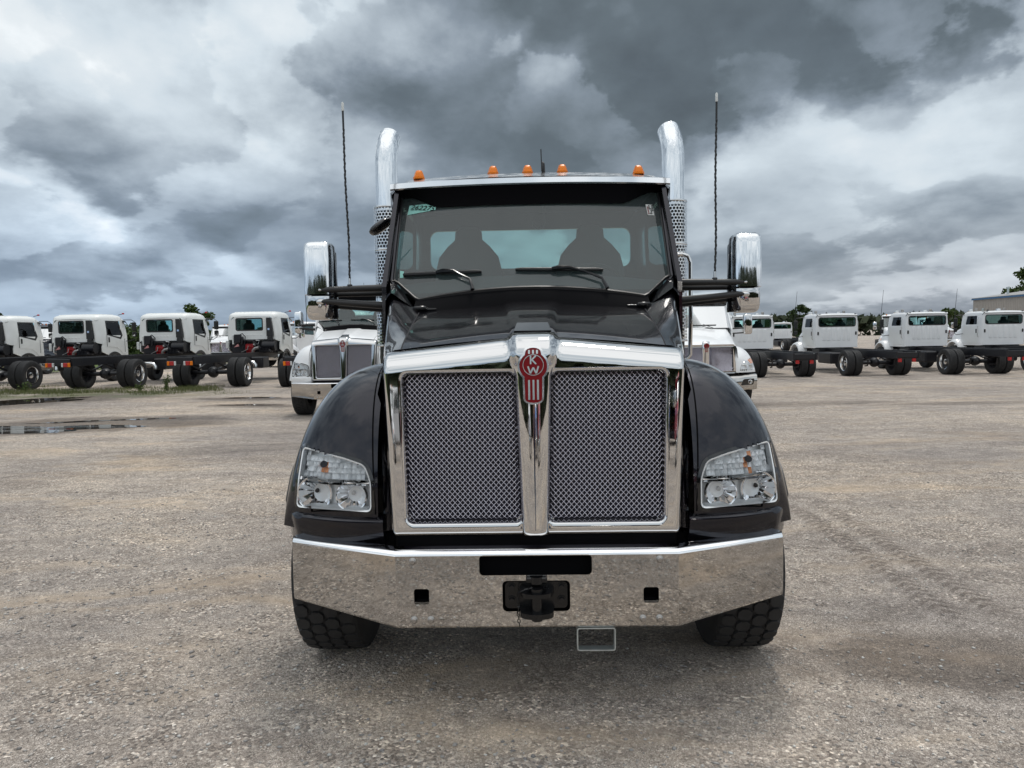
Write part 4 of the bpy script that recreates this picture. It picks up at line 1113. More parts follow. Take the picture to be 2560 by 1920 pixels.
def streak(m, strength, scale, dist):
    nt = m.node_tree; n = N(nt); p = nt.nodes['Principled BSDF']
    tc = n.new('ShaderNodeTexCoord').outputs['Object']
    b = n.new('ShaderNodeBump'); b.inputs['Strength'].default_value = strength; b.inputs['Distance'].default_value = dist
    n.put(b.inputs['Height'], n.noise(n.vm('MULTIPLY', tc, (1, 1, .04)), scale, 4, .6)); n.put(p.inputs['Normal'], b.outputs[0])
def mesh_wire_material():
    m = mat('grille_wire', (0.74, 0.72, 0.80), 0.20, 1.0); return m
mesh_wire = mesh_wire_material()
radiator_mat = mat('radiator_core', (0.012, 0.010, 0.022), 0.5, vary=0.5, vscale=4)
rear_glass = glass_mat('rear_glass', (0.72, 0.86, 0.85), 1.45)
pipe_chrome = mat('exhaust_chrome', (0.84, 0.86, 0.88), 0.06, 1.0, rvar=0.04); streak(pipe_chrome, 1.0, 14, .016)
mirror_chrome = mat('mirror_shell_chrome', (0.86, 0.87, 0.88), 0.05, 1.0); streak(mirror_chrome, .8, 18, .008)

main = conventional('large black truck nearest the camera with split chrome mesh grille, red emblem and polished bumper',
                    'semi_truck', (0.100, 3.43, 0), radians(-1.45), black_paint)

# windshield stickers and notes on the black truck
cab0 = [c for c in main.children if c.name.startswith('cab')][0]
def ws_patch(name, corners, material, off=.0035, sub=6):
    mb = MB(); A, B, C_, D = [Vector(c) for c in corners]
    def fn(u, v):
        p = A.lerp(B, u).lerp(D.lerp(C_, u), v); return (p.x, ws_y(p.x, p.y) - off, p.y + .115)
    mb.grid(fn, sub, sub); o = mb.build(name, material, cab0, 0); return o
stick = ws_patch('windshield_note', [(-.857, 2.545), (-.658, 2.575), (-.653, 2.628), (-.850, 2.618)], teal_paper)
M = Matrix.Translation((-.752, ws_y(-.75, 2.590) - .008, 2.590 + .117)) @ Matrix.Rotation(radians(-11), 4, 'Z') @ Matrix.Rotation(radians(6), 4, 'Y') @ Matrix.Rotation(radians(57), 4, 'X')
text_mesh('handwriting', '262275', .058, ink, stick, M, shear=.25)
st2 = ws_patch('window_sticker', [(.812, 2.505), (.858, 2.503), (.853, 2.585), (.805, 2.588)], white_plastic)
mb = MB()
for r_ in range(6):
    for c_ in range(4):
        if (r_ * 3 + c_ * 5) % 7 in (1, 4): continue
        x = .816 + c_ * .0105 - r_ * .0008; z = 2.512 + r_ * .0118
        mb.box((x + .004, ws_y(x, z) - .006, z + .120), (.0075, .0015, .0075), mi=0 if c_ else 1)
mb.build('printed_marks', [ink, red_enamel], st2)
ws_patch('corner_tag', [(-.868, 2.085), (-.845, 2.085), (-.845, 2.13), (-.872, 2.135)], teal_paper)

# ================================================================== white sister truck behind, left
white_swap = {black_paint: white_paint}
w1 = copy_tree(main, None, white_swap, skip=('tow_hitch', 'windshield_note', 'window_sticker', 'corner_tag', 'exhaust_stack', 'step_loop', 'look_down_mirror', 'grab_handle'))
w1.location = (-3.80, 16.6, gz(-3.7, 16)); w1.rotation_euler = (0, 0, radians(-1))
props(w1, 'white truck with split chrome mesh grille, parked close behind left side of the black truck', 'truck')

# ================================================================== second conventional style (one-piece grille, swept lamps)
def conventional_two(label, name, loc, rz):
    root = thing(name, label, 'truck', loc, rz)
    paint = white_paint
    mb = MB()
    def sec(t, s):
        y = .10 + 1.45 * t; zc = lerp(1.50, 1.90, t ** .8); xs = lerp(.66, .84, t); zs = lerp(1.475, 1.86, t ** .9)
        return [(s * x, yy, z) for x, yy, z in ((0, y - .03, zc), (.28, y - .025, zc - .002), (.34, y - .02, zc - .018), (xs * .85, y, lerp(zc, zs, .8) - .005), (xs, y + .01, zs), (xs + .05, y + .02, zs - .025), (xs + .085, y + .03, zs - .09),
                 (xs + .10, y + .04, 1.25), (.80, y + .05, 1.0), (.80, y + .05, .82))]
    for s in (1, -1): mb.loft([sec(i / 12, s) for i in range(13)], closed=False, caps=False)
    mb.build('hood', paint, root, 35)
    def ft(x): q = min(.9999, max(0, (x - .70) / .52)); return .84 + .62 * (1 - q ** 2.6) ** (1 / 2.6)
    def ff(x): q = max(0, (x - .70) / .52); return .06 + .26 * q * q
    def fy2(x, z): r = min(.9999, max(0, (z - .84) / max(.05, ft(x) - .84))); return .80 - (.80 - ff(x)) * (1 - r ** 2.3) ** (1 / 2.3)
    for s in (1, -1):
        mb = MB()
        def fn(u, v):
            x = .70 + .52 * (1 - (1 - u) ** 1.6) * .9995; th = pi * v; c = cos(th); z = .84 + (ft(x) - .84) * abs(sin(th)) ** (2 / 2.3)
            y = .80 - (.80 - ff(x)) * abs(c) ** (2 / 2.3) if v <= .5 else .80 + .78 * abs(c) ** (2 / 2.3)
            if u > .9: z = max(z, min(ft(x) + .4, .5 + sqrt(max(0, .56 ** 2 - (y - .92) ** 2))))
            return (s * x, y, z)
        mb.grid(fn, 30, 48); mb.build('fender', paint, root, 50)
        h = bpy.data.objects.new('headlight', None); col.objects.link(h); h.parent = root
        P = round_poly([(.80, .885), (1.165, .895), (1.185, 1.03), (1.165, 1.165), (1.07, 1.15), (.89, 1.07), (.82, .99)], .025)
        mb = MB(); mb.loft([[(s * x, fy2(x, z) + .01, z) for x, z in shrink(P, -.012)], [(s * x, fy2(x, z) - .008, z) for x, z in P], [(s * x, fy2(x, z) + .004, z) for x, z in shrink(P, .012)]], caps=False); mb.build('bezel', chrome, h, 40)
        mb = MB(); m2 = MB()
        for i in range(16):
            for j in range(9):
                x0 = .80 + .39 * i / 16; z0 = .88 + .29 * j / 9; x1 = x0 + .39 / 16; z1 = z0 + .29 / 9
                if not in_poly((x0 + x1) / 2, (z0 + z1) / 2, P): continue
                k = lambda x, z: (s * x, fy2(min(x, 1.19), z) - .004 + (.006 if (i + j) % 2 else 0), z)
                tgt = m2 if ((x0 + z0) > 2.085 and z0 > 1.03) else mb
                tgt.add([k(x0, z0), k(x1, z0), k(x1, z1), k(x0, z1)], [(0, 1, 2, 3)])
        mb.build('reflector', chrome, h, 0, fixn=False); m2.build('turn_signal', amber, h, 0, fixn=False)
        for cx in (.90, 1.05):
            mb = MB(); mb.lathe([(.058, -.006), (.055, -.012), (.04, .0), (.02, .006), (.0005, .008)], (s * cx, fy2(cx, .96) - .006, .965), (0, 1, 0), 20); mb.build('lamp', clear_lens, h, 40)
        wheel(root, s * 1.06, .92, .50, R=.50, w=.28, side=s, dish=-.03)
        m_ = bpy.data.objects.new('side_mirror', None); col.objects.link(m_); m_.parent = root
        mb = MB(); mb.loft([[(s * 1.42 + .11 * k * math.copysign(abs(cos(a)) ** .5, cos(a)), 1.66 + .07 * k * math.copysign(abs(sin(a)) ** .5, sin(a)), z) for a in [2 * pi * i / 20 for i in range(20)]] for z, k in ((1.72, .7), (1.74, .93), (1.78, 1), (2.16, 1), (2.2, .94), (2.22, .7))]); mb.build('mirror_shell', chrome, m_, 50)
        for z in (1.88, 1.76):
            mb = MB(); mb.tube([(s * .97, 1.72, z - .02), (s * 1.36, 1.66, z)], .018, 8); mb.build('mirror_arm', plastic, m_, 40)
        mb = MB(); mb.box((s * 1.0, 1.74, 1.83), (.08, .1, .26), .02); mb.build('mirror_bracket', plastic, m_)
        mb = MB(); mb.plate(round_poly([(1.72, 1.93), (2.75, 1.88), (2.75, 2.48), (2.10, 2.50)], .04), [], 0, .01)
        mb.v = [(s * (1.0 - max(0, z - 1.9) * .05 - th), u, z) for u, th, z in mb.v]; mb.build('door_window', side_glass, root)
        mb = MB(); mb.plate([(1.50, .75), (3.1, .75), (3.1, 2.60), (2.05, 2.60), (1.50, 1.86)], [round_poly([(1.70, 1.94), (2.76, 1.87), (2.76, 2.49), (2.09, 2.51)], .04)], 0, .03)
        mb.v = [(s * (1.005 - max(0, z - 1.9) * .05 - th), u, z) for u, th, z in mb.v]; mb.build('side_wall', paint, root, 30)
    # grille
    mb = MB(); mb.plate(round_poly([(-.70, .83), (.70, .83), (.665, 1.50), (-.665, 1.50)], .05), [round_poly([(-.645, .88), (.645, .88), (.625, 1.44), (-.625, 1.44)], .03)], .02, .16, fmap=lambda x, y, z: (x, y + .08 * x * x, z)); mb.build('grille_frame', chrome, root, 40)
    mb = MB()
    for dr in (1, -1):
        for i in range(-34, 62):
            pts = []
            for t in range(0, 30):
                x = -.65 + i * .033 + dr * t * .022; z = .88 + t * .022
                if abs(x) < .640 - .035 * (z - .88) and z < 1.45: pts.append((x, .075 + .08 * x * x, z))
            if len(pts) > 1: mb.tube([pts[0], pts[len(pts) // 2], pts[-1]], .0042, 4, caps=False)
    mb.build('grille_mesh', mesh_wire, root, 0, fixn=False)
    mb = MB(); mb.box((0, .22, 1.16), (1.3, .05, .66)); mb.build('radiator', radiator_mat, root)
    mb = MB(); mb.loft([[(-.085, .05, z), (-.07, .01 - b_, z), (0, -.015 - b_, z), (.07, .01 - b_, z), (.085, .05, z)] for z, b_ in ((.86, 0), (1.40, 0), (1.53, .0), (1.56, -.03), (1.57, -.08))], closed=False, caps=False); mb.build('centre_bar', chrome, root, 60)
    e = bpy.data.objects.new('emblem', None); col.objects.link(e); e.parent = root
    mb = MB(); mb.plate(circ(0, 1.47, .062, 20), [], -.032, -.012); mb.plate([(-.035, 1.33), (.035, 1.33), (.035, 1.43), (-.035, 1.43)], [], -.0315, -.014); mb.build('badge', red_enamel, e)
    mb = MB(); Y0, Y1 = -.036, -.031
    bar2(mb, (-.012, 1.51), (-.012, 1.475), .007, Y0, Y1); bar2(mb, (-.008, 1.49), (.014, 1.51), .007, Y0, Y1); bar2(mb, (-.006, 1.492), (.014, 1.475), .007, Y0, Y1)
    for a, b_ in (((-.024, 1.465), (-.013, 1.435)), ((-.013, 1.435), (0, 1.46)), ((0, 1.46), (.013, 1.435)), ((.013, 1.435), (.024, 1.465))): bar2(mb, a, b_, .007, Y0, Y1)
    for x in (-.02, 0, .02): bar2(mb, (x, 1.42), (x, 1.34), .009, Y0, Y1)
    mb.build('lettering', chrome, e)
    # bumper
    b = bpy.data.objects.new('bumper', None); col.objects.link(b); b.parent = root
    prof = [(.06, .41), (.0, .43), (-.02, .50), (-.025, .62), (-.01, .72), (.03, .765), (.12, .775)]
    xs = [lerp(-1.20, 1.20, i / 30) for i in range(31)]
    mb = MB(); mb.loft([[(x, y + .30 * max(0, abs(x) - .62) ** 1.6, z + .06 * max(0, abs(x) - .7)) for y, z in prof] for x in xs], closed=False, caps=False); mb.build('bumper_bar', steel, b, 50)
    for s in (1, -1):
        mb = MB(); mb.plate(round_poly([(s * .80, .545), (s * 1.10, .56), (s * 1.13, .70), (s * .86, .69)], .03), [], -.045, .0, fmap=lambda x, y, z: (x, y + .30 * max(0, abs(x) - .62) ** 1.6 + .012, z)); mb.build('lamp_pocket', gloss_black, b, 30)
        y0 = .30 * (1.02 - .62) ** 1.6 - .05
        mb = MB(); mb.lathe([(.048, .02), (.05, 0), (.036, -.004), (.034, .01), (.0005, .014)], (s * 1.02, y0 + .01, .625), (0, 1, 0), 20); mb.build('fog_lamp', chrome, b, 40)
    # cab
    wy = lambda x, z: 1.50 + (z - 1.85) * .62 + .10 * x * x
    mb = MB(); mb.grid(lambda u, v: (lerp(-.93, .93, u), wy(lerp(-.93, .93, u), lerp(1.87, 2.55, v)), lerp(1.87, 2.55, v)), 20, 6); mb.build('windshield', ws_glass, root, 60)
    mb = MB(); mb.loft([[(x, wy(x, 1.87) - .03, 1.845), (x, wy(x, 1.87) - .02, 1.885), (x, wy(x, 1.87), 1.89)] for x in [lerp(-.95, .95, i / 20) for i in range(21)]], closed=False, caps=False); mb.build('cowl', plastic, root)
    mb = MB()
    def rf(u, v):
        x = lerp(-.985, .985, u); y = lerp(1.88, 3.12, v) + .10 * x * x * (1 - v); e_ = abs(x) / .985
        return (x, y, 2.56 + .15 * sm(v / .4) ** .7 - .05 * e_ ** 2.5 - .05 * max(0, (e_ - .88) / .12) ** 2 - .07 * max(0, (v - .9) / .1) ** 2)
    mb.grid(rf, 30, 20)
    for s in (1, -1):
        mb.loft([[(s * .92, wy(.92, z) - .01, z), (s * .985, wy(.95, z) + .01, z), (s * 1.0, wy(.95, z) + .09, z), (s * .93, wy(.92, z) + .05, z)] for z in (1.86, 2.2, 2.58)])
    mb.plate([(-.97, .8), (.97, .8), (.97, 2.55), (.9, 2.63), (-.9, 2.63), (-.97, 2.55)], [rrect(-.72, .72, 2.08, 2.45, .08)], 3.06, 3.10)
    mb.build('cab_body', paint, root, 40)
    mb = MB(); mb.plate(rrect(-.73, .73, 2.07, 2.46, .08), [], 3.07, 3.074); mb.build('rear_window', rear_glass, root)
    mb = MB(); mb.loft([[(x, 1.845 + .1 * x * x, 2.585), (x, 1.80 + .1 * x * x, 2.55), (x, 1.87 + .1 * x * x, 2.44)] for x in [lerp(-.96, .96, i / 16) for i in range(17)]], closed=False, caps=False); mb.build('sun_visor', gloss_black, root)
    for x in (-.72, -.22, 0, .22, .72):
        z = rf((x + .985) / 1.97, .25)[2]; mb = MB(); mb.box((x, 2.2, z + .025), (.075, .10, .055), .02); mb.build('marker_light', amber, root, 40)
    for x in (-.45, .45):
        mb = MB(); mb.loft([[(x + hw * cos(a), 2.5 + d * sin(a), z) for a in [2 * pi * i / 12 for i in range(12)]] for z, hw, d in ((1.5, .24, .1), (2.1, .26, .08), (2.22, .2, .07), (2.3, .12, .06), (2.4, .1, .04))]); mb.build('seat', seat_cloth, root, 60)
    for (xa, xb, px_) in ((-.75, -.15, -.35), (-.05, .62, .55)):
        mb = MB(); mb.tube([(lerp(xa, xb, i / 6), wy(lerp(xa, xb, i / 6), 1.97) - .02, 1.965 - .0 * i) for i in range(7)], .010, 5); mb.tube([((xa + xb) / 2, wy(0, 1.97) - .04, 1.98), (px_, wy(px_, 1.9) - .03, 1.88)], .009, 5); mb.build('wiper', plastic, root)
    mb = MB(); mb.box((0, 1.9, 1.9), (1.8, .3, .1), .04); mb.build('dashboard', trim_grey, root)
    mb = MB()
    for s in (1, -1): mb.box((s * .42, 3.8, .82), (.08, 7.2, .26)); mb.box((s * .42, .25, .75), (.1, .3, .2))
    mb.box((0, .35, .75), (1.3, .2, .18)); mb.box((0, .92, .5), (1.8, .12, .12)); mb.box((0, 6.2, .52), (1.9, .14, .14)); mb.box((0, 2.3, .74), (1.7, 1.4, .10)); mb.build('chassis_frame', frame_black, root)
    for s in (1, -1):
        for xx, d in ((.78, .04), (1.08, .14)): wheel(root, s * xx, 6.2, .52, side=s, dish=d, chrome_rim=d > .1)
    return root
w2 = conventional_two('white truck with one-piece mesh grille, just right of the black truck fender', 'box_truck_tractor', (4.50, 17.1, 0), radians(-1.5))
w2.name = 'conventional_truck'
def place_two(x, y, rz, label, swap=None):
    c = copy_tree(w2, None, swap); c.location = (x, y, gz(x, y)); c.rotation_euler = (0, 0, radians(rz)); c['label'] = label; return c
place_two(-19.2, 49.0, 8, 'distant white truck facing the camera between third and fourth chassis cabs on the left')
place_two(-14.6, 44.0, -38, 'white truck with orange corner lamp seen between last left chassis cab and white truck')
place_two(15.0, 46.0, 2, 'distant white truck whose orange corner lamp shows beside the first right chassis cab')
place_two(24.2, 46.0, -24, 'white truck facing the camera between second and third chassis cabs on the right')
place_two(-26.2, 39.0, -6, 'dark blue truck with white roof behind the two leftmost chassis cabs', {white_paint: dark_paint})
place_two(39.0, 66.0, 4, 'far white truck partly hidden behind the third chassis cab on the right')
place_two(5.5, -13.0, 172, 'red truck parked behind the photographer, seen only reflected in the chrome', {white_paint: red_paint})
place_two(-6.5, -17.0, 185, 'white truck parked behind the photographer, seen only reflected in the chrome')
place_two(2.2, -19.0, 176, 'blue truck parked behind the photographer, seen only reflected in the chrome', {white_paint: blue_paint})

# ================================================================== cab-over chassis (left row)
def cabover(label, loc, rz):
    root = thing('cabover_chassis', label, 'truck', loc, rz, 'white cab-over chassis cabs in the left row'); root.scale = (1.05,) * 3
    P = cream_paint
    mb = MB(); sill, head = 1.86, 2.45
    secs = [(3.80, .90, .80, 1.60, 2.50, .14), (3.83, .96, .86, 1.56, 2.575, .16), (3.92, 1.02, .93, 1.53, 2.645, .18), (4.10, 1.05, .97, 1.52, 2.68, .20), (4.30, 1.05, .97, 1.52, 2.69, .20),
            (5.20, 1.05, .97, 1.50, 2.69, .20), (5.42, 1.04, .95, 1.40, 2.66, .20), (5.60, 1.02, .90, 1.30, 2.56, .18)]
    cab_shell(mb, secs, sill, head, (4,)); mb.build('cab_body', P, root, 40); mb = MB()
    mb.plate([(-.90, 1.60), (.90, 1.60), (.90, 1.86), (.83, 2.36), (.68, 2.50), (-.68, 2.50), (-.83, 2.36), (-.90, 1.86)], [rrect(-.62, .42, 1.97, 2.43, .06)], 3.797, 3.83)
    mb.build('rear_panel', P, root, 20); mb = MB()
    mb.plate([(-1.02, 1.0), (1.02, 1.0), (1.02, 1.86), (.90, 2.5), (-.90, 2.5), (-1.02, 1.86)], [rrect(-.90, .90, 1.70, 2.45, .08)], 5.60, 5.64)
    for s in (1, -1):
        arc = [(4.72 + .60 * cos(a), .60 + .60 * sin(a)) for a in [radians(38 + (128 - 38) * i / 10) for i in range(11)]]
        m2 = MB(); m2.plate([(5.62, 1.0), (5.60, 1.60), (4.05, 1.60), (3.98, 1.38)] + [(3.98, 1.20)] + arc[::-1] + [(5.28, .98)], [], 0, .04)
        mb.add([(s * (1.052 - th), u, z) for u, th, z in m2.v], m2.f)
    mb.build('cab_front', P, root, 30)
    for i in range(10):
        x = lerp(-.70, .70, i / 9); mb = MB(); mb.loft([[(x - .035, y, z - .02), (x - .025, y, z + .012), (x + .025, y, z + .012), (x + .035, y, z - .02)] for y, z in ((3.90, 2.60), (4.0, 2.685), (4.3, 2.705), (5.2, 2.705), (5.35, 2.66))]); mb.build('roof_rib', P, root, 50)
    for i in range(8):
        x = lerp(-.60, .36, i / 7)
        for z in (1.88, 1.78):
            mb = MB(); mb.box((x, 3.80 - (.0 if z > 1.8 else .003), z), (.07, .02, .035 if z > 1.8 else .06), .008); mb.build('pressed_louver', P, root, 30)
    mb = MB(); mb.plate(rrect(-.645, .445, 1.945, 2.455, .075), [rrect(-.60, .40, 1.99, 2.41, .05)], 3.788, 3.802); mb.build('window_seal', plastic, root)
    mb = MB(); mb.plate(rrect(-.61, .41, 1.98, 2.42, .05), [], 3.806, 3.81); mb.build('rear_window', side_glass, root)
    mb = MB(); mb.plate(rrect(-.89, .89, 1.71, 2.44, .08), [], 5.61, 5.614); mb.build('windshield', side_glass, root)
    for s in (1, -1):
        mb = MB(); mb.plate([(4.32, 1.87), (5.18, 1.70), (5.30, 1.87), (5.16, 2.44), (4.34, 2.44)], [round_poly([(4.37, 1.90), (5.15, 1.78), (5.20, 1.9), (5.10, 2.38), (4.38, 2.38)], .04)], 0, .02)
        mb.v = [(s * (1.056 - max(0, z - sill) * .13 - th), u, z) for u, th, z in mb.v]; mb.build('door_frame', plastic, root, 30)
        mb = MB(); mb.plate([(4.33, 1.87), (5.18, 1.72), (5.25, 1.87), (5.14, 2.43), (4.35, 2.43)], [], 0, .004)
        mb.v = [(s * (1.045 - max(0, z - sill) * .13 - th), u, z) for u, th, z in mb.v]; mb.build('door_window', side_glass, root)
        d = bpy.data.objects.new('door', None); col.objects.link(d); d.parent = root
        mb = MB(); mb.plate([(4.28, 1.42), (4.28, 1.86), (5.25, 1.66), (5.40, 1.66), (5.42, 1.05), (5.30, 1.05), (5.18, 1.2), (4.9, 1.36)], [], 0, .02); mb.v = [(s * (1.062 - th), u, z) for u, th, z in mb.v]; mb.build('door_skin', P, d, 30)
        mb = MB(); mb.box((s * 1.07, 4.40, 1.68), (.02, .08, .20), .008); mb.build('door_handle', plastic, d)
        mb = MB(); mb.box((s * 1.066, 4.277, 1.66), (.008, .012, .50)); mb.box((s * 1.066, 5.41, 1.45), (.008, .012, .55)); mb.build('door_seam', plastic, d)
        mb = MB(); rings = []
        for i in range(15):
            a = radians(20 + 130 * i / 14); rings.append([(s * 1.0, 4.72 + .60 * cos(a), .60 + .60 * sin(a)), (s * 1.075, 4.72 + .60 * cos(a), .60 + .60 * sin(a)), (s * 1.07, 4.72 + .50 * cos(a), .60 + .50 * sin(a)), (s * 1.0, 4.72 + .50 * cos(a), .60 + .50 * sin(a))])
        mb.loft(rings); mb.build('wheel_arch', plastic, root, 40)
        wheel(root, s * .92, 4.75, .50, R=.50, w=.26, side=s, dish=-.02, nblk=40)
        for xx, dd in ((.78, .04), (1.085, .13)): wheel(root, s * xx, 0, .50, R=.50, w=.265, nblk=56, rows=5, side=s, dish=dd, chrome_rim=dd > .1)
        m_ = bpy.data.objects.new('side_mirror', None); col.objects.link(m_); m_.parent = root
        mb = MB(); mb.tube([(s * .95, 5.55, 2.50), (s * 1.18, 5.75, 2.50), (s * 1.28, 5.80, 2.42), (s * 1.28, 5.80, 1.72), (s * 1.15, 5.7, 1.62), (s * 1.02, 5.55, 1.62)], .014, 6); mb.build('mirror_arm', plastic, m_, 50)
        mb = MB(); mb.box((s * 1.28, 5.76, 2.22), (.20, .06, .36), .03); mb.build('mirror_head', plastic, m_, 30)
        mb = MB(); mb.box((s * 1.28, 5.76, 1.90), (.19, .06, .20), .03); mb.build('mirror_head', plastic, m_, 30)
        mb = MB(); mb.plate([(s * 1.20, 1.82), (s * 1.36, 1.82), (s * 1.36, 1.94)], [], 5.722, 5.728); mb.build('mirror_glass', chrome, m_)
        mb = MB(); mb.loft([[(s * .93, 5.42, 2.47), (s * 1.0, 5.42, 2.47), (s * 1.04, 5.42, 2.40)], [(s * .93, 5.62, 2.46), (s * 1.0, 5.60, 2.46), (s * 1.04, 5.62, 2.38)], [(s * .90, 5.72, 2.42), (s * .97, 5.72, 2.40), (s * 1.0, 5.7, 2.32)]]); mb.build('corner_deflector', gloss_black, root)
        tl = bpy.data.objects.new('tail_lamp', None); col.objects.link(tl); tl.parent = root
        for (xa, xb, mm, nm) in ((.325, .40, amber, 'amber_lens'), (.185, .320, red_lens, 'red_lens'), (.12, .18, clear_lens, 'clear_lens')):
            mb = MB(); mb.box((s * (xa + xb) / 2, -2.47, .90), (xb - xa, .05, .13), .01); mb.build(nm, mm, tl, 30)
        mb = MB(); mb.box((s * .26, -2.44, .90), (.30, .03, .15), .005); mb.build('lamp_base', plastic, tl)
        mb = MB(); mb.box((s * .40, 1.55, .98), (.07, 7.9, .26), .006)
        for y in (-1.95, -1.80, -.2, -.05):
            for z in (.91, .98, 1.05): mb.box((s * .437, y, z), (.006, .02, .02))
        mb.build('frame_rail', frame_black, root)
    for y in (-2.40, -1.2, .6, 2.2):
        mb = MB(); mb.box((0, y, .98), (.76, .10, .20), .01); mb.build('crossmember', frame_black, root)
    mb = MB(); mb.cyl((-1.1, 0, .50), (1.1, 0, .50), .075, .075, 12); mb.lathe([(.0005, -.22), (.15, -.15), (.20, 0), (.15, .15), (.0005, .22)], (0, 0, .50), (0, 1, 0), 20); mb.tube([(0, 0, .52), (0, 1.5, .72), (0, 3.6, .85)], .05, 8)
    for s in (1, -1): mb.loft([[(s * .47, y, z), (s * .54, y, z), (s * .54, y, z + .05), (s * .47, y, z + .05)] for y, z in ((-.75, .80), (-.3, .66), (0, .60), (.3, .66), (.75, .80))])
    mb.build('rear_axle', frame_black, root, 40)
    mb = MB(); mb.box((-.78, 1.9, .72), (.5, 1.1, .46), .04); mb.build('side_box', frame_black, root)
    mb = MB(); mb.box((.78, 2.4, .74), (.46, .7, .42), .04); mb.build('side_box', frame_black, root)
    mb = MB(); mb.tube([(.40, 1.5, .78), (.70, 1.5, .78), (.86, 1.5, .76), (.92, 1.5, .68), (.92, 1.5, .58)], .065, 14, caps=False); mb.build('exhaust_elbow', alu, root, 50)
    mb = MB(); mb.cyl((.20, 1.5, .74), (.20, 2.4, .74), .14, .14, 16); mb.build('muffler', grey_cast, root, 50)
    # rear of cab equipment
    mb = MB(); mb.loft([[(.62, 3.66, z), (.62 + w_, 3.66, z), (.62 + w_, 3.79, z), (.62, 3.79, z)] for z, w_ in ((1.72, .25), (1.82, .25), (2.25, .20), (2.44, .17), (2.45, .15))])
    mb.box((.74, 3.72, 1.62), (.20, .14, .20), .02); mb.box((.74, 3.72, 1.45), (.14, .14, .30), .03); mb.build('air_intake', plastic, root, 30)
    mb = MB(); mb.box((.71, 3.655, 2.0), (.075, .006, .075)); mb.build('intake_tag', blue_tag, root)
    mb = MB(); mb.cyl((.45, 3.75, 1.35), (.95, 3.75, 1.35), .20, .20, 20); mb.box((.62, 3.6, 1.14), (.42, .4, .10), .02)
    for i in range(7): mb.box((.42 + i * .06, 3.45, 1.20), (.02, .2, .14))
    mb.build('air_cleaner', frame_black, root, 40)
    mb = MB(); mb.box((-.70, 3.66, 1.60), (.06, .12, .36), .01); mb.build('white_bracket', white_plastic, root)
    mb = MB(); mb.box((-.52, 3.66, 1.64), (.26, .16, .34), .02); mb.box((-.36, 3.68, 1.56), (.10, .12, .30), .02); mb.tube([(-.44, 3.62, 1.78), (-.30, 3.55, 1.84), (-.20, 3.6, 1.72), (-.24, 3.62, 1.45), (-.36, 3.65, 1.2), (-.40, 3.65, 1.1)], .018, 8)
    mb.build('electrical_box', frame_black, root, 40)
    mb = MB(); mb.loft([[(-.66, 3.58, 1.30), (-.46, 3.58, 1.34), (-.50, 3.58, 1.44)], [(-.66, 3.62, 1.30), (-.46, 3.62, 1.34), (-.50, 3.62, 1.44)]]); mb.build('pink_guard', pink_plastic, root)
    mb = MB(); mb.box((-.98, 3.74, 1.42), (.12, .05, .30), .02); mb.build('white_bracket', white_plastic, root)
    mb = MB(); mb.box((0, 4.05, 1.30), (1.70, .4, .46), .04); mb.box((0, 4.4, 1.30), (1.9, .8, .4), .04); mb.build('engine_bay', void, root)
    mb = MB(); mb.box((-.10, 3.78, 1.28), (.34, .14, .30), .05)
    for i in range(5): mb.cyl((-.24 + i * .07, 3.70, 1.20), (-.22 + i * .065, 3.72, 1.42), .022, .022, 8)
    mb.lathe([(.0005, -.08), (.14, -.06), (.17, .02), (.15, .08)], (-.05, 3.72, 1.16), (0, -1, 0), 16); mb.build('engine', engine_red, root, 40)
    mb = MB(); mb.tube([(.05, 3.64, 1.08), (.08, 3.62, 1.18), (.16, 3.62, 1.25), (.30, 3.64, 1.28)], [.05, .055, .06, .06], 12); mb.cyl((.12, 3.64, 1.38), (.16, 3.64, 1.42), .06, .05, 12); mb.tube([(-.40, 3.6, 1.1), (-.25, 3.58, 1.16), (-.12, 3.58, 1.22), (-.10, 3.6, 1.36)], .014, 6); mb.build('engine_pipe', grey_cast, root, 40)
    mb = MB(); mb.tube([(-.40, 3.72, 1.56), (.05, 3.70, 1.54), (.28, 3.68, 1.36), (.42, 3.66, 1.18), (.60, 3.64, 1.10)], .045, 8); mb.box((.0, 3.74, 1.58), (1.5, .08, .05), .01); mb.build('support_beam', frame_black, root, 40)
    mb = MB(); mb.tube([(.18 + .13 * cos(a), 3.70, 1.56 + .16 * sin(a)) for a in [pi + pi * i / 10 for i in range(11)]] + [(.18, 3.70, 1.57)], .014, 6); mb.build('cab_latch', alu, root, 50)
    mb = MB(); mb.box((-.45, 4.7, 1.95), (.46, .2, .65), .08); mb.box((-.45, 4.72, 2.33), (.24, .1, .16), .04); mb.box((.5, 4.7, 1.9), (.46, .2, .55), .08); mb.box((.5, 4.72, 2.25), (.24, .1, .14), .04)
    mb.box((0, 5.4, 1.70), (1.8, .25, .16), .04); mb.build('seats_and_dash', seat_cloth, root, 40)
    mb = MB(); mb.tube([(.80, 5.45, 2.70), (.98, 5.45, 2.74)], .012, 6); mb.build('lamp_stalk', plastic, root)
    mb = MB(); mb.box((1.02, 5.45, 2.755), (.09, .07, .06), .015); mb.build('marker_light', red_lens, root)
    return root
co = cabover('white cab-over chassis second from the left edge, dual wheels on thin grass', (-14.75, 26.9, gz(-14.75, 26.9)), radians(-3.5))
def place_co(x, y, rz, label):
    c = copy_tree(co); c.location = (x, y, gz(x, y)); c.rotation_euler = (0, 0, radians(rz)); c['label'] = label
place_co(-22.3, 26.9, -6, 'white cab-over chassis cut off by the left edge of the photo')
place_co(-18.6, 26.9, -6, 'white cab-over chassis whose right door and red engine show near left edge')
place_co(-10.85, 26.9, -1, 'white cab-over chassis with rear window showing blue sky, fourth from left')
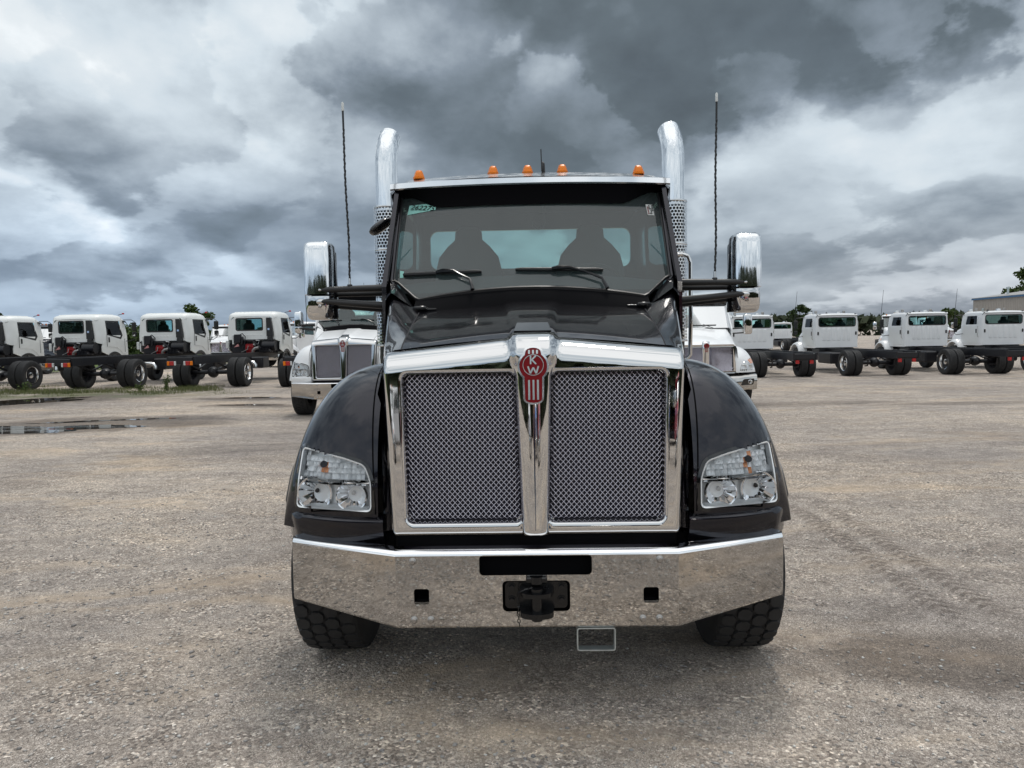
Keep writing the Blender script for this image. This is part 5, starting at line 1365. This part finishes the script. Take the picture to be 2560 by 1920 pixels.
place_co(-7.05, 26.8, 0, 'cab-over chassis mostly hidden behind the nearer white truck on the left')
co['label'] = 'white cab-over chassis third from left, grassy field seen behind its door mirror'

# ================================================================== conventional chassis cabs (right row)
def chassis_cab(label, loc, rz):
    root = thing('chassis_cab', label, 'truck', loc, rz, 'white conventional chassis cabs in the right row')
    P = white_paint; mb = MB(); sill, head = 1.86, 2.32
    secs = [(3.30, .86, .83, 1.02, 2.40, .10), (3.33, .90, .865, 1.01, 2.43, .10), (3.42, .915, .88, 1.00, 2.45, .10), (3.62, .92, .885, 1.0, 2.46, .10), (4.45, .92, .885, 1.0, 2.46, .10), (4.60, .92, .88, 1.0, 2.44, .10), (4.78, .92, .85, 1.0, 2.34, .10)]
    cab_shell(mb, secs, sill, head, (3,)); mb.build('cab_body', P, root, 40); mb = MB()
    mb.plate([(-.86, 1.02), (.86, 1.02), (.86, 1.86), (.835, 2.32), (.75, 2.40), (-.75, 2.40), (-.835, 2.32), (-.86, 1.86)], [rrect(-.77, .77, 1.93, 2.28, .09)], 3.298, 3.34)
    mb.build('rear_panel', P, root, 20)
    mb = MB(); mb.loft([[(x, 3.24, 2.40 - .02 * x * x), (x, 3.27, 2.46 - .03 * x * x), (x, 3.4, 2.475 - .03 * x * x), (x, 3.5, 2.45)] for x in [lerp(-.84, .84, i / 12) for i in range(13)]], closed=False, caps=False); mb.build('roof_lip', P, root, 60)
    mb = MB(); mb.plate(rrect(-.80, .80, 1.90, 2.31, .10), [rrect(-.765, .765, 1.935, 2.275, .08)], 3.288, 3.302); mb.build('window_seal', plastic, root)
    mb = MB(); mb.plate(rrect(-.775, .775, 1.925, 2.285, .09), [], 3.31, 3.314); mb.build('rear_window', side_glass, root)
    for i in range(6):
        x = -.56 + .215 * i; mb = MB()
        Q = rrect(x - .085, x + .085, 1.30, 1.86, .06)
        mb.loft([[(a, 3.302, b) for a, b in Q], [(a, 3.286, b) for a, b in shrink(Q, .018)], [(a, 3.284, b) for a, b in shrink(Q, .03)]]); mb.build('pressed_panel', P, root, 50)
    for s in (1, -1):
        mb = MB(); mb.box((s * .81, 3.285, 1.62), (.065, .03, .14), .012); mb.build('latch', plastic, root)
        mb = MB(); mb.tube([(s * .72, 3.26, 2.455), (s * .84, 3.28, 2.43), (s * .88, 3.36, 2.30)], .012, 6); mb.build('drip_trim', plastic, root)
        mb = MB(); mb.plate([(3.60, 1.84), (4.50, 1.84), (4.62, 1.90), (4.46, 2.33), (3.62, 2.33)], [round_poly([(3.66, 1.90), (4.48, 1.90), (4.38, 2.27), (3.68, 2.27)], .04)], 0, .02)
        mb.v = [(s * (.926 - max(0, z - sill) * .06 - th), u, z) for u, th, z in mb.v]; mb.build('door_frame', P, root, 30)
        mb = MB(); mb.plate([(3.63, 1.86), (4.48, 1.86), (4.42, 2.31), (3.64, 2.31)], [], 0, .004); mb.v = [(s * (.916 - max(0, z - sill) * .06 - th), u, z) for u, th, z in mb.v]; mb.build('door_window', side_glass, root)
        d = bpy.data.objects.new('door', None); col.objects.link(d); d.parent = root
        mb = MB(); mb.plate([(3.58, 1.10), (3.58, 1.84), (4.52, 1.84), (4.66, 1.80), (4.66, 1.10)], [], 0, .02); mb.v = [(s * (.932 - th), u, z) for u, th, z in mb.v]; mb.build('door_skin', P, d, 30)
        mb = MB(); mb.box((s * .94, 3.68, 1.62), (.02, .07, .18), .008); mb.build('door_handle', plastic, d)
        mb = MB(); mb.tube([(s * .945, 3.50, 1.35), (s * .985, 3.50, 1.40), (s * .985, 3.50, 2.1), (s * .945, 3.50, 2.2)], .014, 6); mb.build('grab_rail', alu, root, 50)
        # fender and front wheel
        mb = MB(); rings = []
        for i in range(19):
            a = radians(5 + 160 * i / 18); yy = 5.05 + .60 * cos(a); zz = .50 + .60 * sin(a) * 1.18
            rings.append([(s * .80, yy, zz + .06), (s * 1.02, yy, zz + .05), (s * 1.13, yy, zz), (s * 1.15, yy + .03 * -cos(a), zz - .06), (s * 1.05, yy, zz - .03), (s * .80, yy, zz - .02)])
        mb.loft(rings); mb.build('fender', P, root, 50)
        wheel(root, s * .98, 5.05, .49, R=.49, w=.26, side=s, dish=-.02)
        for xx, dd in ((.77, .04), (1.07, .14)): wheel(root, s * xx, 0, .49, R=.49, w=.27, nblk=36, rows=4, side=s, dish=dd, chrome_rim=dd > .1)
        m_ = bpy.data.objects.new('side_mirror', None); col.objects.link(m_); m_.parent = root
        mb = MB(); mb.tube([(s * .90, 4.60, 2.33), (s * 1.22, 4.66, 2.31), (s * 1.28, 4.66, 2.22), (s * 1.28, 4.66, 1.52), (s * 1.20, 4.66, 1.46), (s * .94, 4.62, 1.50)], .014, 6); mb.build('mirror_arm', plastic, m_, 50)
        mb = MB(); mb.box((s * 1.27, 4.62, 2.02), (.17, .07, .38), .03); mb.build('mirror_head', plastic, m_, 30)
        mb = MB(); mb.box((s * 1.27, 4.62, 1.66), (.16, .07, .18), .03); mb.build('mirror_head', plastic, m_, 30)
        mb = MB(); mb.box((s * .25, -2.36, .665), (.13, .05, .13), .01); mb.build('tail_lamp', red_lens, root, 30)
        mb = MB(); mb.box((s * .40, 1.25, .86), (.07, 7.4, .26), .006)
        for y in (-1.2, -1.05, .9, 1.05):
            for z in (.80, .86, .92): mb.box((s * .437, y, z), (.006, .02, .02))
        mb.build('frame_rail', frame_black, root)
        mb = MB(); mb.lathe([(.0005, 0), (.05, .0), (.10, .03), (.11, .09), (.09, .16), (.0005, .19)], (s * .62, 4.62, 2.42), (0, 0, 1), 16); mb.build('air_horn', chrome, root, 50)
        mb = MB(); mb.box((s * .62 + .24, 4.60, 2.56), (.11, .06, .11), .01); mb.cyl((s * .62 + .24, 4.60, 2.42), (s * .62 + .24, 4.60, 2.52), .015, .015, 6); mb.build('beacon_box', grey_cast, root)
    mb = MB(); mb.box((0.39, -2.31, .93), (.11, .01, .08)); mb.build('reflective_tag', white_plastic, root)
    for y in (-2.38, -1.4, .7, 2.2):
        mb = MB(); mb.box((0, y, .86), (.76, .09, .18), .01); mb.build('crossmember', frame_black, root)
    mb = MB(); mb.box((0, -2.34, .74), (.62, .03, .06)); mb.build('lamp_bar', frame_black, root)
    mb = MB(); mb.cyl((-1.1, 0, .49), (1.1, 0, .49), .075, .075, 12); mb.lathe([(.0005, -.22), (.14, -.15), (.19, 0), (.14, .15), (.0005, .22)], (0, 0, .50), (0, 1, 0), 20); mb.tube([(0, 0, .52), (0, 3.5, .75)], .05, 8)
    for s in (1, -1):
        mb.tube([(s * .50, -.55, .62), (s * .50, -.50, .40), (s * .45, -.2, .38)], .025, 6)
        mb.loft([[(s * .47, y, z), (s * .54, y, z), (s * .54, y, z + .05), (s * .47, y, z + .05)] for y, z in ((-.7, .70), (-.3, .60), (0, .56), (.3, .60), (.7, .70))])
    mb.build('rear_axle', frame_black, root, 40)
    mb = MB(); mb.box((-.72, 2.3, .62), (.5, 1.3, .46), .05); mb.box((.72, 2.3, .66), (.5, 1.0, .40), .05); mb.box((0, 3.7, .86), (1.5, .8, .3), .04); mb.box((0, 4.9, .9), (1.3, 1.2, .4), .04); mb.build('side_box', frame_black, root)
    mb = MB()
    for s in (1, -1):
        mb.loft([[(0, y, zc), (s * .45, y, zc - .01), (s * xw, y, zc - .08), (s * (xw + .06), y, zc - .22), (s * (xw + .05), y, .95)] for y, zc, xw in ((4.72, 1.90, .80), (5.2, 1.78, .74), (5.7, 1.62, .66), (5.95, 1.42, .58), (6.0, 1.1, .56))], closed=False, caps=False)
    mb.build('hood', P, root, 50)
    mb = MB(); mb.grid(lambda u, v: (lerp(-.83, .83, u), 4.82 + lerp(0, -.05, v) + .06 * (1 - (2 * u - 1) ** 2), lerp(1.88, 2.36, v)), 8, 3); mb.build('windshield', side_glass, root)
    mb = MB(); mb.box((-.45, 4.0, 1.8), (.46, .2, .6), .08); mb.box((-.45, 4.02, 2.14), (.24, .1, .16), .04); mb.box((.45, 4.0, 1.8), (.46, .2, .6), .08); mb.box((.45, 4.02, 2.14), (.24, .1, .16), .04); mb.box((0, 4.65, 1.84), (1.6, .25, .12), .04); mb.build('seats_and_dash', seat_cloth, root, 40)
    mb = MB(); mb.tube([(-1.28, 4.66, 2.20), (-1.29, 4.66, 2.4), (-1.20, 4.66, 3.50)], [.012, .010, .006], 6); mb.build('whip_antenna', plastic, root)
    mb = MB(); mb.loft([[(-.05, 4.3, 2.46), (.03, 4.3, 2.46), (0, 4.35, 2.56)], [(-.05, 4.45, 2.46), (.03, 4.45, 2.46), (.0, 4.4, 2.56)]]); mb.build('roof_fin', plastic, root)
    return root
cc = chassis_cab('white chassis cab second from the white truck, small tree behind its mirror', (13.97, 28.5, 0), 0)
def place_cc(x, y, rz, label, grp=True):
    c = copy_tree(cc); c.location = (x, y, gz(x, y)); c.rotation_euler = (0, 0, radians(rz)); c['label'] = label
    if not grp: del c['group']
    return c
place_cc(10.35, 28.5, 0, 'white chassis cab partly hidden behind the chrome mirror of nearer white truck')
place_cc(17.72, 28.3, 0, 'white chassis cab with tallest looking roof, third along the right row')
place_cc(21.05, 28.4, 0, 'white chassis cab nearest the right edge, in front of the metal building')
place_cc(25.4, 28.2, 0, 'chassis cab cut off by the right edge, only its wheel and cab side showing')
place_cc(24.6, 64.0, 0, 'far white chassis cab seen small between first and second right chassis cabs', False)
place_cc(29.5, 78.0, 2, 'smallest far chassis cab beside the small tree on the right', False)

# ================================================================== puddles
water = mat('puddle_water', (0.030, 0.024, 0.018), 0.015, 0, 0.0, ior=1.33, bump=(0.02, 3.0, 0.01))
def puddle(name, label, cx, cy, rx, ry, rot, seed, k=.55):
    P = []; n = 120
    for i in range(n):
        a = 2 * pi * i / n
        r = 1 + k * (noise.noise(Vector((cos(a) * 1.3 + seed, sin(a) * 1.3, seed * 2.1)))) * 1.6 + .16 * noise.noise(Vector((cos(a) * 5 + seed, sin(a) * 5, 3.3))) + .07 * noise.noise(Vector((cos(a) * 14, sin(a) * 14, seed)))
        x, y = rx * r * cos(a), ry * r * sin(a)
        P.append((cx + x * cos(rot) - y * sin(rot), cy + x * sin(rot) + y * cos(rot)))
    tri = tessellate_polygon([[Vector((p[0], p[1], 0)) for p in P]])
    z = gz(cx, cy)
    mb = MB(); mb.add([(x, y, gz(x, y) + .006) for x, y in P], [tuple(t) for t in tri]); o = mb.build(name, water, smooth=0)
    props(o, kind='structure'); return o
puddle('puddle', '', -14.3, 21.2, 2.7, .95, 0.80, 1.7, .42)
puddle('puddle', '', -10.0, 15.05, 1.75, .55, 0.12, 4.2, .55)
puddle('puddle', '', -9.2, 16.35, 1.25, .14, 0.30, 6.3)
puddle('puddle', '', -7.85, 21.9, .62, .22, 0.05, 8.8)
puddle('puddle', '', -7.05, 19.75, .60, .12, 0.0, 11.4)

# ================================================================== gravel stones near the camera
def gravel():
    n = 26000
    y = 1.0 + 8.0 * rng.random(n) ** 1.6; x = (rng.random(n) * 2 - 1) * (0.9 + y * 0.85)
    patch = np.array([noise.noise(Vector((a * .5, b * .9, 0.3))) for a, b in zip(x, y)])
    left = 1 / (1 + np.exp((x + .3) * 1.5))
    keep = rng.random(n) < np.clip(.35 + 1.1 * patch + .45 * left, .08, 1); x, y = x[keep], y[keep]; n = len(x)
    r = .0035 + .0085 * rng.random(n) ** 3.0 + .004 * (1 / (1 + np.exp((x[:] + .3) * 1.5))) * rng.random(n) ** 2
    base = np.array([(1, 0, 0), (.3, .95, 0), (-.8, .6, 0), (-.8, -.6, 0), (.3, -.95, 0), (.1, .1, .62), (-.3, -.1, .5), (0, 0, -.5)], float)
    faces = [(0, 1, 5), (1, 2, 5), (2, 6, 5), (2, 3, 6), (3, 4, 6), (4, 5, 6), (4, 0, 5), (0, 4, 7), (4, 3, 7), (3, 2, 7), (2, 1, 7), (1, 0, 7)]
    a = rng.random(n) * 2 * pi; V = np.empty((n, 8, 3)); jit = 1 + .5 * (rng.random((n, 8, 3)) - .5)
    b = base[None] * jit * r[:, None, None]; b[:, :, 0] *= 1.0 + .6 * rng.random(n)[:, None]
    V[:, :, 0] = b[:, :, 0] * np.cos(a)[:, None] - b[:, :, 1] * np.sin(a)[:, None] + x[:, None]
    V[:, :, 1] = b[:, :, 0] * np.sin(a)[:, None] + b[:, :, 1] * np.cos(a)[:, None] + y[:, None]
    V[:, :, 2] = b[:, :, 2] + (r * .15)[:, None]
    F = (np.array(faces)[None] + (np.arange(n) * 8)[:, None, None]).reshape(-1, 3)
    me = bpy.data.meshes.new('gravel'); me.vertices.add(n * 8); me.vertices.foreach_set('co', V.ravel())
    me.loops.add(len(F) * 3); me.loops.foreach_set('vertex_index', F.ravel().astype(np.int32)); me.polygons.add(len(F))
    me.polygons.foreach_set('loop_start', np.arange(0, len(F) * 3, 3, dtype=np.int32)); me.polygons.foreach_set('loop_total', np.full(len(F), 3, dtype=np.int32)); me.update()
    m = bpy.data.materials.new('gravel_stone'); m.use_nodes = True; nn = N(m.node_tree); p = m.node_tree.nodes['Principled BSDF']
    g = nn.new('ShaderNodeNewGeometry').outputs['Random Per Island']
    nn.put(p.inputs['Base Color'], nn.ramp(g, [(0, (.19, .18, .175)), (.3, (.29, .275, .26)), (.55, (.38, .36, .34)), (.72, (.40, .34, .285)), (.86, (.47, .455, .435)), (.97, (.58, .565, .53)), (1, (.74, .73, .70))]))
    p.inputs['Roughness'].default_value = .85
    me.materials.append(m); o = bpy.data.objects.new('gravel', me); col.objects.link(o)
    props(o, 'loose gravel stones scattered over the yard in front of the black truck', 'gravel', kind='stuff')
gravel()

# ================================================================== vegetation
def leaf_mat(name, a, b, sub=.25):
    m = bpy.data.materials.new(name); m.use_nodes = True; n = N(m.node_tree); p = m.node_tree.nodes['Principled BSDF']
    g = n.new('ShaderNodeNewGeometry').outputs['Random Per Island']
    n.put(p.inputs['Base Color'], n.ramp(g, [(0, a), (1, b)])); p.inputs['Roughness'].default_value = .6
    p.inputs['Specular IOR Level'].default_value = .25
    return m
leaf_a = leaf_mat('leaf_green', (.030, .055, .014), (.085, .125, .030))
leaf_b = leaf_mat('leaf_dark_green', (.018, .036, .012), (.050, .080, .024))
leaf_c = leaf_mat('grass_green', (.07, .09, .03), (.19, .20, .08))
leaf_far = leaf_mat('leaf_far', (.030, .042, .022), (.065, .080, .045))
bark = mat('bark', (.09, .07, .055), .9, vary=.3)
def quads(pts, size, flat=0.0, mi=0):
    n = len(pts); d = rng.normal(size=(n, 3)); d /= np.linalg.norm(d, axis=1)[:, None]; e = rng.normal(size=(n, 3)); e -= d * (e * d).sum(1)[:, None]; e /= np.linalg.norm(e, axis=1)[:, None]
    s = (size * (.6 + .8 * rng.random(n)))[:, None]
    V = np.stack([pts - d * s, pts + e * s * .6, pts + d * s, pts - e * s * .6], 1).reshape(-1, 3)
    return V, np.arange(n * 4).reshape(-1, 4)
def np_mesh(name, V, F, material, parent=None):
    me = bpy.data.meshes.new(name); me.vertices.add(len(V)); me.vertices.foreach_set('co', V.astype(np.float32).ravel())
    k = F.shape[1]; me.loops.add(F.size); me.loops.foreach_set('vertex_index', F.ravel().astype(np.int32)); me.polygons.add(len(F))
    me.polygons.foreach_set('loop_start', np.arange(0, F.size, k, dtype=np.int32)); me.polygons.foreach_set('loop_total', np.full(len(F), k, dtype=np.int32)); me.update()
    me.materials.append(material); o = bpy.data.objects.new(name, me); col.objects.link(o)
    if parent: o.parent = parent
    return o
def tree(label, x, y, h, w, mt=leaf_a, nclump=26, leaves=110, ls=.16, trunk=.28, name='tree', seed=1, group=None):
    global rng
    rng = np.random.default_rng(seed); random.seed(seed)
    t = thing(name, label, 'tree', (x, y, 0), random.random() * 6, group)
    mb = MB(); mb.tube([(0, 0, -.1), (.03 * h * .3, 0, h * trunk), (0, .02 * h, h * .8)], [h * .028, h * .02, h * .006], 8)
    cs = []
    for i in range(nclump):
        zt = random.random(); z = h * (trunk * .75 + (1 - trunk * .75) * zt); prof = (sin(pi * min(1, .12 + .80 * zt)) ** .7); r = w * .5 * prof * sqrt(random.random()); a = random.random() * 2 * pi
        cs.append((r * cos(a), r * sin(a), z)); 
        if i % 2 == 0: mb.tube([(0, 0, z * .72), (r * .5 * cos(a), r * .5 * sin(a), z * .86), (r * cos(a), r * sin(a), z)], [h * .010, h * .006, h * .003], 5)
    mb.build('trunk', bark, t, 60)
    P = []
    for c in cs:
        rr = w * random.uniform(.10, .20); q = rng.normal(size=(leaves, 3)); q /= np.linalg.norm(q, axis=1)[:, None]; q *= (rng.random(leaves) ** .4 * rr)[:, None]; q[:, 2] *= .75
        P.append(q + np.array(c))
    P = np.concatenate(P); V, F = quads(P, ls); np_mesh('crown', V, F, mt, t); return t
tree('round dark green tree between first and second chassis cabs on the right', 46.5, 120, 5.4, 4.0, leaf_b, 34, 120, .20, .18, seed=3)
tree('small light green tree between third and fourth right chassis cabs', 56.0, 95, 4.0, 3.0, leaf_a, 22, 90, .16, .15, seed=5)
tree('leafy treetop behind the metal building at right edge', 82.0, 118, 10.8, 7.5, leaf_a, 44, 150, .30, .2, seed=9)
tree('tall green tree behind the far white truck on the left', -37.0, 88, 5.6, 4.0, leaf_a, 34, 130, .17, .12, seed=12)
tree('loose green tree left of the tall one beyond the left row', -39.8, 92, 4.6, 3.6, leaf_a, 28, 110, .17, .12, seed=13)
tree('dark treetop peeking over the leftmost cab at left edge', -62.0, 88, 6.8, 4.0, leaf_b, 26, 120, .2, .2, seed=15)
for i, (x, y, h, w) in enumerate(((-46.0, 84, 3.0, 5.0), (-43.2, 86, 3.3, 5.0), (-48.5, 88, 3.0, 4.5))):
    tree(('bushy hedge tree right of the second cab-over, dark green clump beyond the field', 'taller bush beyond the grass field behind the third cab-over', 'low bush beyond the field hidden behind second cab-over')[i], x, y, h, w, leaf_b if i != 1 else leaf_a, 26, 140, .17, .05, name='bush', seed=20 + i)['category'] = 'bush'
tree('dark tree showing between white truck mirror and black truck mirror', -23.0, 95, 5.4, 3.4, leaf_b, 26, 110, .2, .15, seed=31)
def woods(name, label, pts, h0, h1, n, size, mt):
    P = []
    for i in range(n):
        t = random.random() * (len(pts) - 1); k = int(t); a, b = Vector(pts[k]), Vector(pts[k + 1]); p = a.lerp(b, t - k)
        hh = h0 + (h1 - h0) * (.5 + .5 * noise.noise(Vector((p.x * .06, p.y * .06, 1.0)))) * (1 + .35 * noise.noise(Vector((p.x * .3, p.y * .3, 4.0))))
        P.append((p.x + random.uniform(-3, 3), p.y + random.uniform(-4, 4), hh * random.random() ** .55))
    V, F = quads(np.array(P), size); o = np_mesh(name, V, F, mt); props(o, label, 'woods', kind='stuff')
woods('far_woods', 'low dark line of woods along the far horizon', [(-240, 210), (-60, 235), (30, 215), (70, 190), (140, 180)], 3.0, 6.0, 9000, 1.1, leaf_far)
woods('rear_woods', 'line of trees behind the photographer, seen only reflected in the chrome', [(-120, -34), (-50, -50), (0, -54), (50, -50), (120, -30)], 5.0, 8.0, 15000, 1.5, leaf_far)
# thin grass growing through the gravel
def grass():
    pts = []
    while len(pts) < 13000:
        x, y = random.uniform(-24, -8.5), random.uniform(23.2, 29.5)
        d = .5 + noise.noise(Vector((x * .5, y * .9, 7))) - .35 * abs(y - 24.8) / 1.6 - .5 * max(0, (x + 12) / 3.5)
        if random.random() < d: pts.append((x, y))
    V = []; F = []
    for i, (x, y) in enumerate(pts):
        z = gz(x, y); h = random.uniform(.04, .15); a = random.random() * pi; dx, dy = cos(a) * .008, sin(a) * .008; lx, ly = random.uniform(-.05, .05), random.uniform(-.05, .05)
        b = len(V); V += [(x - dx, y - dy, z - .01), (x + dx, y + dy, z - .01), (x + lx, y + ly, z + h)]; F.append((b, b + 1, b + 2))
    o = np_mesh('grass', np.array(V), np.array(F), leaf_c); props(o, 'thin patchy grass growing in the gravel below the left row of trucks', 'grass', kind='stuff')
grass()
def weed(label, x, y, h, n, seed, spread=.3):
    global rng
    rng = np.random.default_rng(seed); random.seed(seed)
    t = thing('weed_plant', label, 'weed', (x, y, gz(x, y))); mb = MB(); P = []
    for i in range(n):
        a = random.random() * 2 * pi; hh = h * random.uniform(.5, 1); e = (spread * .5 * cos(a) * random.random(), spread * .5 * sin(a), hh)
        mb.tube([(0, 0, -.02), (e[0] * .4, e[1] * .4, hh * .5), e], [.006, .005, .002], 4)
        for j in range(16): k = random.random(); P.append((e[0] * k + random.uniform(-.04, .04), e[1] * k + random.uniform(-.04, .04), hh * k))
    mb.build('stem', leaf_c, t); V, F = quads(np.array(P), .035); np_mesh('leaves', V, F, leaf_a, t)
weed('tall weed standing alone in gravel before the third cab-over', -11.7, 25.0, .75, 9, 41)
weed('low weed clump just left of the tall weed', -12.7, 25.2, .32, 8, 42, .5)
weed('weed clump in the grass before the leftmost dual wheels', -16.9, 25.6, .38, 9, 43, .6)
weed('small weed tuft in gravel left of the white truck wheel', -6.2, 22.6, .14, 8, 44, .6)

# ================================================================== metal building
def metal_building():
    t = thing('metal_building', 'beige corrugated metal building with blue roof edge behind the right row', 'building', (57.3, 92, 0), 0)
    wall_m = mat('beige_metal_siding', (.36, .33, .30), .55, vary=.08, vscale=1.2); blue_m = mat('blue_trim', (.05, .14, .28), .5); H_ = 5.05
    L = 46.0; n = 46 * 3; vs = []
    mb = MB(); rings = []
    for i in range(n * 4 + 1):
        y = -L * i / (n * 4); k = i % 4; d = 0 if k in (0, 1) else .045
        x = y * .075 - d; rings.append([(x, y, -.1), (x, y, H_)])
    mb.loft(rings, closed=False, caps=False); mb.build('side_wall', wall_m, t, 0)
    mb = MB(); x1 = -L * .075; mb.plate([(0, -.1), (30, -.1), (30, H_), (15, H_ + 2.0), (0, H_)], [], 0, .1); mb.build('rear_wall', wall_m, t)
    mb = MB(); mb.plate([(x1, -.1), (30, -.1), (30, H_), (15, H_ + 2.0), (x1, H_)], [], -L - .1, -L); mb.build('front_wall', wall_m, t)
    mb = MB(); mb.loft([[(-.1, .2, H_ + .02), (-.14, .2, H_ + .22), (0, .2, H_ + .24), (15, .2, H_ + 2.2), (30, .2, H_ + .2)], [(x1 - .1, -L, H_ + .02), (x1 - .14, -L, H_ + .22), (x1, -L, H_ + .24), (15 + x1 * .5, -L, H_ + 2.2), (30, -L, H_ + .2)]], closed=False, caps=False); mb.build('roof', grey_cast, t)
    mb = MB(); mb.loft([[(-.05, .15, H_ - .02), (-.20, .15, H_ - .02), (-.20, .15, H_ + .16), (-.05, .15, H_ + .16)], [(x1 - .05, -L, H_ - .02), (x1 - .20, -L, H_ - .02), (x1 - .20, -L, H_ + .16), (x1 - .05, -L, H_ + .16)]]); mb.build('eave_trim', blue_m, t)
    mb = MB(); mb.box((-.2, -2.4, 3.8), (.5, .3, .35), .05); mb.build('wall_lamp', galv, t)
    mb = MB(); mb.cyl((2.2, -3.0, H_ + .2), (2.2, -3.0, H_ + 1.2), .12, .12, 10); mb.cyl((2.2, -3.0, H_ + 1.2), (2.2, -3.0, H_ + 1.4), .2, .2, 10); mb.build('roof_vent', galv, t)
metal_building()

# ================================================================== the photographer (seen only as a reflection)
def photographer():
    t = thing('person', 'person in navy shirt and blue jeans taking the picture, reflected in the grille', 'person', (.03, -.62, 0), 0)
    skin = mat('skin', (.50, .30, .22), .5); navy = mat('navy_shirt', (.010, .014, .04), .85); jeans = mat('blue_jeans', (.03, .075, .14), .85, vary=.3, vscale=4); shoe = mat('brown_shoes', (.07, .035, .02), .6); hair = mat('brown_hair', (.04, .025, .015), .8)
    def ring(c, rx, ry, n=14, T=None):
        return [(c[0] + rx * cos(2 * pi * i / n), c[1] + ry * sin(2 * pi * i / n), c[2]) for i in range(n)]
    b = MB()   # body: head, neck, arms and hands rise out of the clothes
    b.loft([ring((0, 0, z), rx, ry) for z, rx, ry in ((1.45, .07, .07), (1.52, .06, .062), (1.565, .060, .072), (1.60, .070, .088), (1.66, .078, .098), (1.72, .077, .098), (1.78, .062, .085), (1.81, .03, .04))])
    b.loft([ring((0, .10, 1.655), .012, .012, 6), ring((0, .115, 1.63), .016, .014, 6), ring((0, .095, 1.62), .012, .01, 6)])
    for s in (1, -1):
        b.loft([ring((s * .03, .088, z), .014, .008, 8) for z in (1.672, 1.68, 1.688)]); b.loft([ring((s * .082, 0, z), r, r * 1.4, 8) for z, r in ((1.62, .006), (1.65, .012), (1.68, .010))])
        b.tube([(s * .26, .08, 1.16), (s * .20, .25, 1.30), (s * .13, .40, 1.52), (s * .10, .46, 1.62)], [.045, .042, .033, .028], 10)
        b.tube([(s * .10, .46, 1.61), (s * .085, .48, 1.68)], [.034, .040], 10)
        for k in range(4): b.tube([(s * (.07 + .012 * k), .49, 1.69 - k * .018), (s * (.045), .515, 1.70 - k * .018), (s * .02, .50, 1.695 - k * .018)], [.010, .009, .007], 6)
        b.tube([(s * .09, .47, 1.64), (s * .06, .455, 1.665), (s * .035, .46, 1.68)], [.012, .010, .008], 6)
    b.build('body', skin, t, 60)
    m = MB(); m.loft([ring((0, -.01, z), rx, ry, 18) for z, rx, ry in ((.90, .185, .125), (1.0, .175, .12), (1.15, .18, .12), (1.30, .205, .125), (1.40, .20, .11), (1.45, .13, .085), (1.475, .075, .075))])
    for s in (1, -1): m.tube([(s * .16, 0, 1.41), (s * .225, .01, 1.36), (s * .255, .04, 1.22), (s * .26, .08, 1.14)], [.07, .066, .058, .056], 10)
    m.build('shirt', navy, t, 60)
    m = MB(); m.loft([ring((0, -.01, z), rx, ry, 18) for z, rx, ry in ((.78, .175, .125), (.86, .18, .13), (.93, .172, .122))])
    for s in (1, -1): m.tube([(s * .09, 0, .86), (s * .10, 0, .70), (s * .11, .01, .48), (s * .12, -.01, .25), (s * .125, -.01, .07)], [.092, .088, .066, .058, .056], 12)
    m.build('jeans', jeans, t, 60)
    for s in (1, -1):
        m = MB(); m.loft([ring((s * .125, .03 + y, z), rx, ry, 12) for z, rx, ry, y in ((0, .048, .13, .03), (.04, .05, .13, .03), (.07, .045, .09, .0), (.10, .045, .06, -.03))]); m.build('shoe', shoe, t, 60)
    m = MB(); m.loft([ring((0, -.012, z), rx, ry) for z, rx, ry in ((1.60, .05, .06), (1.66, .084, .092), (1.74, .086, .098), (1.80, .066, .08), (1.83, .03, .04))]); m.v = [(x, min(y, .055), z) for x, y, z in m.v]; m.build('hair', hair, t, 60)
    m = MB(); m.box((0, .50, 1.67), (.075, .009, .15), .004); o = m.build('phone', gloss_black); o.location = (.03, -.62, 0)
    props(o, 'black phone held up in both hands by the photographer', 'phone')
photographer()
